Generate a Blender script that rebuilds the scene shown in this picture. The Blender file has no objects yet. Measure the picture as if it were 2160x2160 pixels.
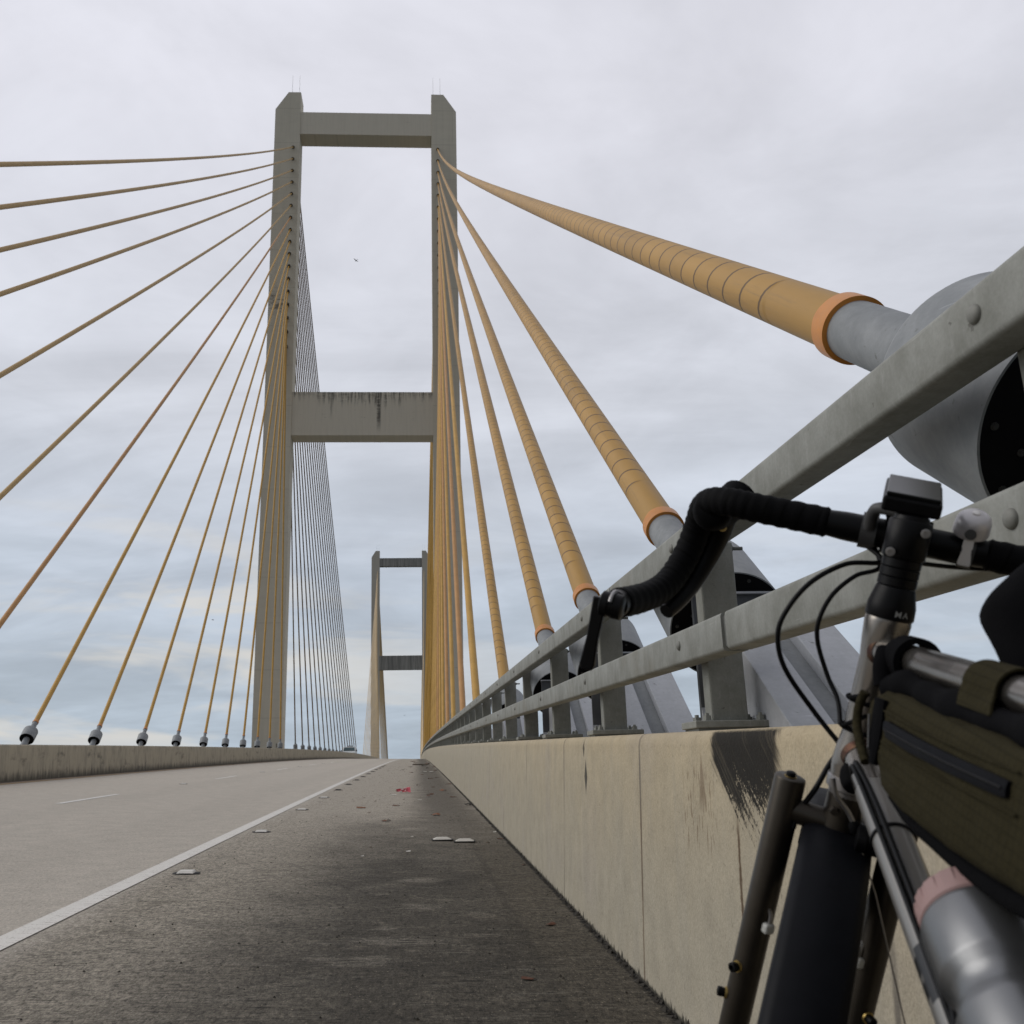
import bpy, bmesh, math, random
from mathutils import Vector, Matrix
random.seed(11)
scene = bpy.context.scene
COL = scene.collection
pi = math.pi
rad = math.radians

# ------------------------------------------------------------------ dimensions (metres)
CAM_H = 0.7623
GRADE, CURV, CROSS = 0.0252418, 5.8667e-05, 0.0194828
XB, BT, HB = 0.7501, 0.0343, 0.805
XW, XD, XL, HL = -1.640, -4.79, -8.678, 0.7782
D, SPAN, T = 93.516, 237.7, 2.365
D2 = D + SPAN
XC, WC = -5.6292, 8.2551           # tower centre line, half spacing of the cable holes
WD, SAG = 6.836, 0.56              # half spacing of the deck anchorages, cable sag
CY = [1.05, 3.29, 5.51, 7.82, 12.38, 18.83, 24.83, 31.63, 38.09, 44.55, 50.85, 57.29, 63.73, 70.14, 76.38, 82.66, 89.15]
ZA = [69.70, 68.17, 66.64, 65.14, 63.63, 62.12, 60.60, 59.05, 57.55, 56.03, 54.50, 52.95, 51.38, 49.78, 48.2, 46.55, 44.8]
wi = lambda z: 7.3339 + 0.0029851 * z
wo = lambda z: 10.1635 + 0.0037109 * z
ZT, ZS = 77.128, 74.779

def zr(x, y):
    """height of the carriageway at x, y"""
    return GRADE * y - CURV * y * y - CROSS * x

# ------------------------------------------------------------------ node helper
class NT:
    def __init__(self, tree): self.t = tree
    def node(self, typ, **kw):
        n = self.t.nodes.new(typ)
        for k, v in kw.items(): setattr(n, k, v)
        return n
    def put(self, sock, v):
        if isinstance(v, X): self.t.links.new(v.s, sock)
        elif isinstance(v, bpy.types.NodeSocket): self.t.links.new(v, sock)
        elif isinstance(v, (tuple, list)) and len(v) == 3 and sock.type == 'RGBA': sock.default_value = (*v, 1)
        else: sock.default_value = v
    def math(self, op, a, b=None, c=None):
        n = self.node('ShaderNodeMath', operation=op)
        self.put(n.inputs[0], a)
        if b is not None: self.put(n.inputs[1], b)
        if c is not None: self.put(n.inputs[2], c)
        return X(self, n.outputs[0])
    def ss(self, a, b, v):
        n = self.node('ShaderNodeMapRange', interpolation_type='SMOOTHSTEP')
        self.put(n.inputs['Value'], v); self.put(n.inputs['From Min'], a); self.put(n.inputs['From Max'], b)
        return X(self, n.outputs['Result'])
    def comb(self, x, y, z):
        n = self.node('ShaderNodeCombineXYZ')
        for i, v in enumerate((x, y, z)): self.put(n.inputs[i], v)
        return X(self, n.outputs[0])
    def sep(self, v):
        n = self.node('ShaderNodeSeparateXYZ'); self.put(n.inputs[0], v)
        return [X(self, o) for o in n.outputs]
    def noise(self, vec, scale=1.0, detail=4.0, rough=0.55, dist=0.0):
        n = self.node('ShaderNodeTexNoise')
        self.put(n.inputs['Vector'], vec); n.inputs['Scale'].default_value = scale
        n.inputs['Detail'].default_value = detail; n.inputs['Roughness'].default_value = rough
        n.inputs['Distortion'].default_value = dist
        return X(self, n.outputs['Fac'])
    def voro(self, vec, scale):
        n = self.node('ShaderNodeTexVoronoi'); self.put(n.inputs['Vector'], vec); n.inputs['Scale'].default_value = scale
        return X(self, n.outputs['Distance'])
    def mix(self, f, a, b, blend='MIX'):
        n = self.node('ShaderNodeMix', data_type='RGBA', blend_type=blend)
        self.put(n.inputs[0], f); self.put(n.inputs[6], a); self.put(n.inputs[7], b)
        return X(self, n.outputs[2])
    def scale_col(self, c, f):
        n = self.node('ShaderNodeVectorMath', operation='SCALE')
        self.put(n.inputs[0], c); self.put(n.inputs['Scale'], f)
        return X(self, n.outputs[0])
    def ramp(self, f, stops):
        n = self.node('ShaderNodeValToRGB'); self.put(n.inputs[0], f)
        el = n.color_ramp.elements
        while len(el) < len(stops): el.new(0.5)
        for e, (p, c) in zip(el, stops): e.position = p; e.color = (*c, 1)
        return X(self, n.outputs[0])
    def bump(self, h, strength=0.3, dist=0.01):
        n = self.node('ShaderNodeBump'); n.inputs['Strength'].default_value = strength; n.inputs['Distance'].default_value = dist
        self.put(n.inputs['Height'], h)
        return X(self, n.outputs[0])
    def obj(self): return X(self, self.node('ShaderNodeTexCoord').outputs['Object'])
    def uv(self): return X(self, self.node('ShaderNodeTexCoord').outputs['UV'])

class X:
    def __init__(self, nt, s): self.n, self.s = nt, s
    def __add__(self, o): return self.n.math('ADD', self, o)
    __radd__ = __add__
    def __sub__(self, o): return self.n.math('SUBTRACT', self, o)
    def __rsub__(self, o): return self.n.math('SUBTRACT', o, self)
    def __mul__(self, o): return self.n.math('MULTIPLY', self, o)
    __rmul__ = __mul__
    def __truediv__(self, o): return self.n.math('DIVIDE', self, o)
    def fract(self): return self.n.math('FRACT', self)
    def floor(self): return self.n.math('FLOOR', self)
    def abs(self): return self.n.math('ABSOLUTE', self)
    def clamp(self): return self.n.math('MINIMUM', self.n.math('MAXIMUM', self, 0.0), 1.0)
    def mx(self, o): return self.n.math('MAXIMUM', self, o)
    def mn(self, o): return self.n.math('MINIMUM', self, o)

MATS = {}
def material(name, fn):
    """fn(nt) returns dict of Principled inputs"""
    m = bpy.data.materials.new(name); m.use_nodes = True
    t = m.node_tree; t.nodes.clear(); nt = NT(t)
    out = t.nodes.new('ShaderNodeOutputMaterial'); b = t.nodes.new('ShaderNodeBsdfPrincipled')
    t.links.new(b.outputs[0], out.inputs[0])
    for k, v in fn(nt).items(): nt.put(b.inputs[k], v)
    MATS[name] = m
    return m

def plain(name, col, rough=0.6, metal=0.0, var=0.25, scale=30.0, bump=0.0, stretch=(1, 1, 1), spec=0.5):
    def f(nt):
        o = nt.obj(); x, y, z = nt.sep(o)
        v = nt.comb(x * stretch[0], y * stretch[1], z * stretch[2])
        n1 = nt.noise(v, scale, 5, 0.6); n2 = nt.noise(v, scale * 0.17, 3, 0.5)
        k = (n1 - 0.5) * (var * 1.6) + (n2 - 0.5) * (var * 1.6) + 1.0
        d = {'Base Color': nt.scale_col(nt.mix(0.0, col, col), k), 'Roughness': (rough + (n1 - 0.5) * 0.25).clamp(), 'Metallic': metal, 'Specular IOR Level': spec}
        if bump: d['Normal'] = nt.bump(n1, bump, 0.002)
        return d
    return material(name, f)

# ------------------------------------------------------------------ materials
def m_road(nt):
    x, y, z = nt.sep(nt.obj())
    gro = nt.noise(nt.comb(x * 9.0, y * 52.0, 0.0), 1.0, 4, 0.7, 0.3)
    gro2 = nt.noise(nt.comb(x * 26.0, y * 120.0, 3.0), 1.0, 3, 0.7)
    big = nt.noise(nt.comb(x * 0.8, y * 0.33, 0.0), 1.0, 4, 0.6)
    mid = nt.noise(nt.comb(x * 1.6, y * 2.6, 7.0), 1.0, 5, 0.65)
    fine = nt.ss(0.30, 0.70, nt.noise(nt.comb(x, y * 0.45, 0.0), 60.0, 5, 0.8))
    fine2 = nt.ss(0.30, 0.70, nt.noise(nt.comb(x, y * 0.4, 4.0), 150.0, 3, 0.8))
    fine3 = nt.ss(0.32, 0.68, nt.noise(nt.comb(x * 1.4, y * 0.7, 14.0), 22.0, 5, 0.75))
    sh = nt.ss(XW - 0.12, XW + 0.25, x + (big - 0.5) * 0.35)             # shoulder side of the white line
    near = nt.ss(13.0, 5.0, y + (big - 0.5) * 8.0 + (mid - 0.5) * 4.0)                       # dirt gets heavier towards the viewer
    core = nt.ss(-1.25, -0.22, x + (big - 0.5) * 0.9 + (mid - 0.5) * 0.5)
    band = nt.ss(0.62, 0.12, (x - 0.36).abs() + (mid - 0.5) * 0.55)
    wt = nt.ss(0.55, 0.1, ((x - XW + 0.95).abs()).mn((x - XW + 2.75).abs()) + (big - 0.5) * 0.4)
    lane = nt.mix((big - 0.3) * 1.1, (0.475, 0.432, 0.37), (0.415, 0.38, 0.327))
    lane = nt.scale_col(lane, 1.0 - wt * 0.04)
    shc = nt.mix(near, (0.375, 0.338, 0.28), (0.315, 0.282, 0.228))
    shc = nt.mix((near * core * 0.90).clamp(), shc, (0.058, 0.051, 0.039))
    shc = nt.mix((band * (1.0 - near) * 0.78).clamp(), shc, (0.085, 0.075, 0.06))
    blo = nt.noise(nt.comb(x * 1.5, y * 1.1, 21.0), 1.0, 6, 0.62, 0.8); blo2 = nt.noise(nt.comb(x * 3.4, y * 4.2, 33.0), 1.0, 5, 0.65, 0.6)
    shc = nt.mix((nt.ss(0.46, 0.62, blo) * near * nt.ss(-1.2, -0.3, x) * 0.58).clamp(), shc, (0.050, 0.044, 0.034))
    shc = nt.mix((nt.ss(0.54, 0.66, blo2) * near * 0.55).clamp(), shc, (0.17, 0.15, 0.118))
    shc = nt.mix((nt.ss(0.54, 0.66, 1.0 - blo2) * near * 0.30).clamp(), shc, (0.040, 0.036, 0.030))
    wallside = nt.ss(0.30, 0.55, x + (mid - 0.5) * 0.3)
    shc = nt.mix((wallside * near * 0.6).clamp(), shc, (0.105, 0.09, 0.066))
    shc = nt.scale_col(shc, 1.0 - nt.ss(5.5, 2.5, y) * 0.22)
    c = nt.mix(sh, lane, shc)
    # broom grooves across the lane, worn pale where rubbed
    rub = nt.noise(nt.comb(x * 2.2, y * 9.0, 11.0), 1.0, 6, 0.7)
    pale = (nt.ss(0.52, 0.66, rub) * nt.ss(0.42, 0.62, gro) * sh * near).clamp()
    c = nt.mix(pale * 0.42, c, (0.24, 0.22, 0.185))
    for (px, py, sx, sy) in ((-0.08, 4.12, 0.22, 0.10), (-0.27, 3.76, 0.20, 0.10), (0.02, 4.95, 0.12, 0.10), (0.00, 5.9, 0.14, 0.11)):
        ex = (x - px) / sx; ey = (y - py) / sy
        dd = ex * ex + ey * ey
        c = nt.mix((nt.ss(1.3, 0.0, dd + (rub - 0.5) * 4.5 + (mid - 0.5) * 3.0 + (fine3 - 0.5) * 1.2) * nt.ss(0.36, 0.56, gro) * 0.62).clamp(), c, (0.25, 0.225, 0.185))
    dk = nt.ss(0.48, 0.30, gro) * (sh * 0.85 + 0.05)
    c = nt.scale_col(c, 1.0 - dk * 0.8)
    blot = nt.noise(nt.comb(x * 5.0, y * 5.0, 9.0), 1.0, 5, 0.7)
    gf = nt.ss(22.0, 6.0, y) * 0.7 + 0.3
    c = nt.scale_col(c, 0.97 + ((gro2 - 0.5) * 0.9 + ((fine - 0.5) * 0.9 + (fine2 - 0.5) * 0.7) * (0.45 + sh * 0.55) + (fine3 - 0.5) * 0.55 * sh) * gf + (blot - 0.5) * 0.55)
    agg = nt.ss(0.20, 0.08, nt.voro(nt.comb(x, y * 0.7, 0.0), 60.0)) * nt.ss(0.50, 0.60, fine)
    c = nt.mix(agg * gf * 0.62, c, (0.38, 0.33, 0.25))
    pitk = nt.ss(0.16, 0.06, nt.voro(nt.comb(x + 3.0, y * 0.6, 0.0), 42.0)) * nt.ss(0.45, 0.6, fine2)
    c = nt.scale_col(c, 1.0 - pitk * gf * 0.55)
    # shallow joint parallel to the barrier and the dirt at its foot
    j = nt.ss(0.035, 0.006, (x - 0.44 + (mid - 0.5) * 0.05).abs())
    c = nt.scale_col(c, 1.0 - j * 0.22 * near)
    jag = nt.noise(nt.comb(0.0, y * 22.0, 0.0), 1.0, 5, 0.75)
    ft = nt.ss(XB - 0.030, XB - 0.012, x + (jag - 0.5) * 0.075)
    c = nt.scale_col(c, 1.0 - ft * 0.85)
    lf = nt.ss(XL + 0.6, XL + 0.02, x + (mid - 0.5) * 0.4)
    c = nt.mix(lf * 0.75, c, (0.17, 0.105, 0.06))
    h = gro * 0.6 + gro2 * 0.3 + fine * 0.5
    return {'Base Color': c, 'Roughness': 0.88, 'Specular IOR Level': 0.25, 'Normal': nt.bump(h, 0.8, 0.008)}
M_ROAD = material('broom_finished_concrete', m_road)

def m_paint(nt):
    x, y, z = nt.sep(nt.obj())
    gro = nt.noise(nt.comb(x * 6.0, y * 60.0, 0.0), 1.0, 4, 0.7); f = nt.noise(nt.comb(x, y, 0.0), 90.0, 4, 0.7)
    c = nt.mix(nt.ss(0.53, 0.60, gro * 0.55 + f * 0.45) * 0.85, (0.63, 0.61, 0.565), (0.26, 0.235, 0.2))
    return {'Base Color': c, 'Roughness': 0.8, 'Normal': nt.bump(gro, 0.4, 0.003)}
M_PAINT = material('worn_white_road_paint', m_paint)
M_DASH = plain('white_lane_paint', (0.62, 0.605, 0.565), 0.7, var=0.25, scale=14)
M_YELLOW = plain('worn_yellow_road_paint', (0.36, 0.22, 0.08), 0.8, var=0.5, scale=8)

def m_barrier(nt):
    x, y, z = nt.sep(nt.obj())
    dz = z - (y * GRADE - y * y * CURV - CROSS * 0.77)
    st = nt.noise(nt.comb(0.0, y * 7.0, dz * 0.7), 1.0, 5, 0.65)
    st2 = nt.noise(nt.comb(2.0, y * 34.0, dz * 1.6), 1.0, 3, 0.6)
    big = nt.noise(nt.comb(0.0, y * 1.1, dz * 1.6), 1.0, 4, 0.6)
    fine = nt.noise(nt.comb(x, y, z), 150.0, 3, 0.7)
    pit = nt.noise(nt.comb(x, y, z), 60.0, 2, 0.6)
    warm = nt.ss(0.15, 0.85, dz + (big - 0.5) * 0.7) * nt.ss(14.0, 3.0, y)
    c = nt.mix(warm, (0.405, 0.366, 0.285), (0.455, 0.385, 0.265))
    c = nt.mix(nt.ss(0.46, 0.75, st) * 0.38, c, (0.34, 0.322, 0.275))
    c = nt.mix(nt.ss(0.58, 0.8, st2) * 0.22, c, (0.29, 0.25, 0.18))
    c = nt.mix(nt.ss(0.5, 0.75, big) * 0.35, c, (0.36, 0.33, 0.30))
    mot = nt.noise(nt.comb(x, y * 9.0, dz * 9.0), 1.0, 6, 0.68)
    c = nt.scale_col(c, 0.42 + fine * 0.60 + pit * 0.20 + (mot - 0.5) * 0.50 + 0.14)
    c = nt.mix(nt.ss(0.64, 0.72, nt.noise(nt.comb(x, y * 70.0, dz * 45.0), 1.0, 3, 0.6)) * 0.4, c, (0.13, 0.115, 0.085))
    # contraction joints
    ph = ((y - 3.40 + (st - 0.5) * 0.02) / 1.765)
    line = nt.ss(0.010, 0.002, (ph - (ph + 0.5).floor()).abs()) * nt.ss(0.35, 0.6, nt.noise(nt.comb(0.0, y * 0.6, dz * 2.2), 1.0, 3, 0.5))
    c = nt.mix(line * 0.75, c, (0.10, 0.09, 0.08))
    # rusty crack
    ck = nt.ss(0.014, 0.003, (y - 3.402 + (pit - 0.5) * 0.012).abs()) * nt.ss(0.62, 0.5, dz)
    c = nt.mix(ck * 0.7, c, (0.13, 0.085, 0.05))
    ck2 = nt.ss(0.014, 0.002, (y - 2.362 - dz * 0.02 + (pit - 0.5) * 0.014).abs()) * nt.ss(0.62, 0.54, dz) * nt.ss(0.2, 0.34, dz)
    c = nt.mix(ck2 * 0.9, c, (0.09, 0.055, 0.03))
    # black scrape with slanted strokes
    sl = y - dz * 1.25
    stroke = nt.noise(nt.comb(0.0, sl * 30.0, dz * 2.2), 1.0, 7, 0.78)
    broad = nt.noise(nt.comb(3.0, sl * 16.0, dz * 2.0), 1.0, 3, 0.6)
    dn = (0.725 - dz).mx(0.0)
    lft = nt.ss(0.0, 0.05, 2.585 - dn * 1.35 - y + (stroke - 0.5) * 0.16)
    rgt = nt.ss(0.0, 0.05, y - 2.065 - (0.70 - dz).mx(0.0) * 1.0 + (stroke - 0.5) * 0.14)
    dens = nt.ss(0.51, 0.80, dz)                                         # 0 at the tip, 1 at the top edge
    thr = 0.72 - dens * 0.56
    gr = (stroke - 0.5) * 1.25 + (broad - 0.5) * 0.5 + (fine - 0.5) * 0.5 + 0.52
    scr = (lft * rgt * nt.ss(thr - 0.10, thr + 0.10, gr + (pit - 0.5) * 0.45 + (fine - 0.5) * 0.35 + dens * 0.08) * nt.ss(0.806, 0.796, dz + (fine - 0.5) * 0.012) * nt.ss(0.50, 0.60, dz + (stroke - 0.5) * 0.2)).clamp()
    scr = scr * (0.90 + nt.ss(0.66, 0.5, stroke) * 0.10)
    c = nt.mix(scr * 0.97, c, (0.010, 0.0095, 0.009))
    # brown flaking beside it
    fl = nt.noise(nt.comb(5.0, y * 55.0, dz * 15.0), 1.0, 3, 0.6)
    reg = nt.ss(0.19, 0.10, (y - 2.70).abs() + (big - 0.5) * 0.1) * nt.ss(0.135, 0.07, (dz - 0.60).abs())
    c = nt.mix((nt.ss(0.53, 0.62, fl) * reg * 0.6).clamp(), c, (0.15, 0.10, 0.06))
    tri = nt.ss(0.022, 0.010, (y - 2.655).abs() - (0.735 - dz) * 0.22 + 0.012 + (fl - 0.5) * 0.03) * nt.ss(0.58, 0.64, dz) * nt.ss(0.75, 0.73, dz)
    c = nt.mix(tri * 0.6, c, (0.16, 0.11, 0.07))
    # black slashes
    for (cy, cz, hl, wd) in ((4.495, 0.625, 0.09, 0.045), (4.545, 0.752, 0.05, 0.03)):
        e = nt.ss(1.0, 0.7, ((y - cy) / wd).abs() + ((dz - cz) / hl).abs() + (stroke - 0.5) * 0.5)
        c = nt.mix(e * 0.85, c, (0.03, 0.03, 0.03))
    # grime at the foot, run-off from the top edge
    jag = nt.noise(nt.comb(0.0, y * 26.0, dz * 6.0), 1.0, 5, 0.75)
    g = nt.ss(0.016, 0.004, dz - (jag - 0.49).mx(0.0) * 0.14)
    c = nt.mix(g * 0.9, c, (0.035, 0.033, 0.026))
    top = nt.ss(0.70, 0.80, dz + (st2 - 0.5) * 0.14) * (1.0 - scr) * 0.12
    c = nt.mix(top, c, (0.42, 0.30, 0.15))
    return {'Base Color': c, 'Roughness': 0.9, 'Specular IOR Level': 0.2, 'Normal': nt.bump(fine * 0.6 + pit * 0.7, 0.45, 0.004)}
M_BARRIER = material('weathered_barrier_concrete', m_barrier)

def m_median(nt):
    x, y, z = nt.sep(nt.obj())
    dz = z - (y * GRADE - y * y * CURV - CROSS * XL)
    st = nt.noise(nt.comb(0.0, y * 2.6, dz * 1.2), 1.0, 5, 0.65); st2 = nt.noise(nt.comb(0.0, y * 9.0, dz * 2.0), 1.0, 4, 0.65)
    bl = nt.noise(nt.comb(0.0, y * 1.3, dz * 3.0), 1.0, 4, 0.6)
    c = nt.mix(nt.ss(0.45, 0.7, st) * 0.7, (0.42, 0.37, 0.28), (0.27, 0.245, 0.195))
    c = nt.mix(nt.ss(0.5, 0.72, st2) * 0.6, c, (0.20, 0.185, 0.15))
    c = nt.mix(nt.ss(0.56, 0.72, bl) * 0.7, c, (0.12, 0.11, 0.09))
    g = nt.ss(0.26, 0.0, dz - (st2 - 0.5) * 0.4)
    c = nt.mix(g * 0.85, c, (0.06, 0.055, 0.045))
    return {'Base Color': c, 'Roughness': 0.9, 'Specular IOR Level': 0.2}
M_MEDIAN = material('stained_median_concrete', m_median)

def m_tower(dark):
    def f(nt):
        x, y, z = nt.sep(nt.obj()); x = x + XC; z = z - 42.0
        st = nt.noise(nt.comb(x * 1.6, y * 1.6, z * 0.10), 1.0, 5, 0.65)
        pr = nt.noise(nt.comb(x * 0.5, y * 0.5, z * 2.2), 1.0, 3, 0.6)
        big = nt.noise(nt.comb(x, y, z), 0.12, 4, 0.6)
        lift = ((z + 1.0) / 4.6).fract(); jl = nt.ss(0.012, 0.004, (lift - 0.5).abs())
        c = nt.mix(nt.ss(0.4, 0.75, st) * 0.5, (0.62, 0.575, 0.475), (0.52, 0.48, 0.395))
        c = nt.scale_col(c, 0.84 + pr * 0.14 + big * 0.18)
        c = nt.scale_col(c, 1.0 - jl * 0.16)
        run = nt.noise(nt.comb(x * 3.2, y * 3.2, z * 0.05), 1.0, 4, 0.7)
        c = nt.mix(nt.ss(0.56, 0.74, run) * 0.25, c, (0.27, 0.25, 0.21))
        # mould patch on the left leg
        mp = nt.noise(nt.comb(x * 1.5, y * 1.5, z * 3.5), 1.0, 4, 0.7)
        reg = nt.ss(1.9, 0.6, (z - 50.2).abs() + (big - 0.5) * 2.0) * nt.ss(-13.9, -14.6, x)
        c = nt.mix((reg * nt.ss(0.45, 0.62, mp) * 0.75).clamp(), c, (0.07, 0.068, 0.06))
        return {'Base Color': c, 'Roughness': 0.9, 'Specular IOR Level': 0.2}
    return f
M_TOWER = material('tower_concrete', m_tower(0))

def m_beam(strong):
    def f(nt):
        x, y, z = nt.sep(nt.obj()); x = x + XC; z = z - 42.0
        st = nt.noise(nt.comb(x * 1.9, 0.0, z * 0.14), 1.0, 5, 0.7)
        st2 = nt.noise(nt.comb(x * 4.5, 1.0, z * 0.25), 1.0, 4, 0.7)
        h = nt.noise(nt.comb(x * 0.8, 0.0, z * 4.0), 1.0, 4, 0.7)
        zt = 39.654; zb = 34.79
        c = nt.mix(nt.ss(0.4, 0.7, st2) * 0.4, (0.66, 0.61, 0.51), (0.55, 0.505, 0.42))
        if strong:
            dep = (zt - z) / (zt - zb)                                     # 0 at top, 1 at bottom
            k = nt.ss(0.36, 0.10, dep - (st - 0.5) * 0.95 + (h - 0.5) * 0.25 + nt.ss(2.6, 5.6, (x - XC - 0.4).abs()) * 0.12)
            c = nt.mix((k * nt.ss(0.42, 0.62, st2 * 0.7 + h * 0.3) * 0.85).clamp(), c, (0.045, 0.043, 0.04))
            bar = nt.ss(0.30, 0.10, (x - (XC + 1.72) + (h - 0.5) * 0.16).abs()) * nt.ss(1.0, 0.55, dep + (st2 - 0.5) * 0.3)
            c = nt.mix(bar * nt.ss(0.30, 0.55, st2 * 0.5 + h * 0.5) * 0.85, c, (0.05, 0.047, 0.044))
            bar = nt.ss(0.16, 0.04, (x - (XC - 3.3) + (h - 0.5) * 0.2).abs()) * nt.ss(0.7, 0.3, dep)
            c = nt.mix(bar * 0.45, c, (0.08, 0.076, 0.07))
            c = nt.mix(nt.ss(0.60, 0.7, h) * nt.ss(0.45, 0.6, st) * 0.5, c, (0.12, 0.11, 0.10))
        else:
            c = nt.mix(nt.ss(0.60, 0.72, h) * 0.3, c, (0.15, 0.14, 0.12))
        return {'Base Color': c, 'Roughness': 0.9, 'Specular IOR Level': 0.2}
    return f
M_BEAM = material('crossbeam_concrete', m_beam(False))
M_BEAM_STAINED = material('stained_crossbeam_concrete', m_beam(True))
def m_farbeam(nt):
    x, y, z = nt.sep(nt.obj())
    st = nt.noise(nt.comb(x * 1.6, 0.0, z * 0.06), 1.0, 4, 0.7)
    return {'Base Color': nt.mix(nt.ss(0.35, 0.65, st), (0.33, 0.325, 0.30), (0.17, 0.168, 0.16)), 'Roughness': 0.9, 'Specular IOR Level': 0.2}
M_FARBEAM = material('streaked_far_crossbeam_concrete', m_farbeam)
def m_fartower(nt):
    x, y, z = nt.sep(nt.obj())
    st = nt.noise(nt.comb(x * 1.2, 0.0, z * 0.08), 1.0, 4, 0.7)
    return {'Base Color': nt.mix(st, (0.52, 0.49, 0.42), (0.42, 0.395, 0.345)), 'Roughness': 0.9, 'Specular IOR Level': 0.2}
M_FARTOWER = material('far_tower_concrete', m_fartower)

def m_cable(col, seam=True, pitch=0.21):
    def f(nt):
        u, v, w = nt.sep(nt.uv())
        ph = v / pitch + u + nt.math('SINE', v * 0.9) * 0.15
        fr = ph.fract()
        cell = ph.floor()
        rnd = nt.math('FRACT', nt.math('SINE', cell * 12.9898) * 43758.5)
        n = nt.noise(nt.comb(u * 4.0, v * 1.3, 0.0), 1.0, 4, 0.6)
        n2 = nt.noise(nt.comb(u * 9.0, v * 6.0, 2.0), 1.0, 4, 0.65)
        wrap = nt.ss(0.42, 0.46, v - u * 0.05)
        c = nt.scale_col(nt.mix(0.0, col, col), 0.70 + n * 0.42 + n2 * 0.18 + rnd * 0.15 * wrap)
        c = nt.mix((n - 0.45).clamp() * 0.6, c, tuple(a * 0.75 for a in col))
        grime = nt.ss(0.56, 0.70, nt.noise(nt.comb(u * 7.0, v * 0.8, 5.0), 1.0, 5, 0.7))
        c = nt.mix(grime * 0.35, c, (0.20, 0.13, 0.06))
        if seam:
            ln = nt.ss(0.062, 0.022, fr.mn(1.0 - fr)) * wrap
            c = nt.mix(ln * 0.85, c, (0.055, 0.028, 0.01))
            return {'Base Color': c, 'Roughness': 0.5, 'Specular IOR Level': 0.35, 'Normal': nt.bump(fr * wrap, 0.7, 0.008)}
        return {'Base Color': c, 'Roughness': 0.55, 'Specular IOR Level': 0.3}
    return f
CABLE_NEAR = material('ochre_wrapped_sheath', m_cable((0.41, 0.232, 0.052)))
CABLE_PINKF = material('faded_orange_sheath', m_cable((0.46, 0.245, 0.09), False))
CABLE_TANF = material('weathered_tan_sheath', m_cable((0.46, 0.30, 0.115), False))
CABLE_FAR = material('ochre_sheath', m_cable((0.49, 0.285, 0.065), False))
CABLE_FARTAN = material('tan_sheath', m_cable((0.56, 0.42, 0.24), False))
CABLE_BACKLIT = material('backlit_dark_sheath', m_cable((0.13, 0.08, 0.030), False))  # ochre sheath seen against the sky, its backlit darkness put into the colour
M_COLLAR = plain('orange_plastic_collar', (0.53, 0.205, 0.03), 0.45, var=0.3, scale=20)
def m_zinc(lo, hi, rough):
    def f(nt):
        x, y, z = nt.sep(nt.obj())
        a = nt.noise(nt.comb(x, y, z), 9.0, 6, 0.7); b = nt.noise(nt.comb(x * 14.0, y * 14.0, z * 3.0), 1.0, 5, 0.65)
        d = nt.noise(nt.comb(x, y, z), 55.0, 4, 0.7); e = nt.noise(nt.comb(x * 5.0, y * 5.0, z * 70.0), 1.0, 3, 0.6)
        c = nt.mix(nt.ss(0.3, 0.7, a * 0.6 + b * 0.4), lo, hi)
        c = nt.scale_col(c, 0.84 + d * 0.30)
        c = nt.mix(nt.ss(0.68, 0.74, e) * 0.35, c, tuple(k * 1.6 for k in hi))
        c = nt.mix(nt.ss(0.66, 0.72, nt.noise(nt.comb(x, y, z), 24.0, 4, 0.6)) * 0.55, c, (0.075, 0.07, 0.06))
        return {'Base Color': c, 'Roughness': rough, 'Specular IOR Level': 0.35, 'Normal': nt.bump(a + d * 0.4, 0.12, 0.003)}
    return f
M_PIPE = material('weathered_zinc_steel', m_zinc((0.185, 0.198, 0.205), (0.275, 0.288, 0.295), 0.55))
M_DISC = plain('black_rubber_disc', (0.006, 0.006, 0.007), 0.85, var=0.4, spec=0.1)
M_BOLT = plain('dull_bolt', (0.05, 0.05, 0.047), 0.5, 0.3)
M_SLEEVE = plain('dark_anchor_hole', (0.035, 0.026, 0.02), 0.9)
M_FRAME_ST = material('pale_grey_painted_steel', m_zinc((0.37, 0.385, 0.41), (0.44, 0.455, 0.485), 0.6))
M_FRAME_SHADED = plain('shaded_grey_painted_steel', (0.075, 0.08, 0.088), 0.6, var=0.25, scale=14)  # shade on the bearing plate's near face, put into the steel colour
def m_galv(nt):
    x, y, z = nt.sep(nt.obj())
    a = nt.noise(nt.comb(x * 7.0, y * 7.0, z * 5.0), 1.0, 6, 0.7)
    b = nt.noise(nt.comb(x * 45.0, y * 45.0, z * 14.0), 1.0, 5, 0.65)
    d = nt.noise(nt.comb(x, y, z), 2.2, 4, 0.6); e = nt.noise(nt.comb(x, y, z), 140.0, 3, 0.7)
    c = nt.mix(nt.ss(0.3, 0.7, a), (0.20, 0.203, 0.178), (0.30, 0.305, 0.28))
    c = nt.mix(nt.ss(0.56, 0.72, b) * 0.30, c, (0.38, 0.38, 0.36))
    c = nt.mix(nt.ss(0.5, 0.75, d) * 0.45, c, (0.205, 0.188, 0.145))
    c = nt.scale_col(c, 0.80 + e * 0.38)
    c = nt.mix(nt.ss(0.70, 0.76, nt.noise(nt.comb(x, y, z), 38.0, 3, 0.5)) * 0.7, c, (0.085, 0.08, 0.068))
    scr = nt.noise(nt.comb(x * 30.0, y * 4.0 + z * 20.0, z * 120.0), 1.0, 3, 0.6)
    c = nt.mix(nt.ss(0.70, 0.76, scr) * 0.35, c, (0.46, 0.46, 0.44))
    return {'Base Color': c, 'Roughness': 0.66, 'Metallic': 0.15, 'Specular IOR Level': 0.35, 'Normal': nt.bump(b + a, 0.15, 0.003)}
M_GALV = material('galvanised_steel', m_galv)
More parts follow.
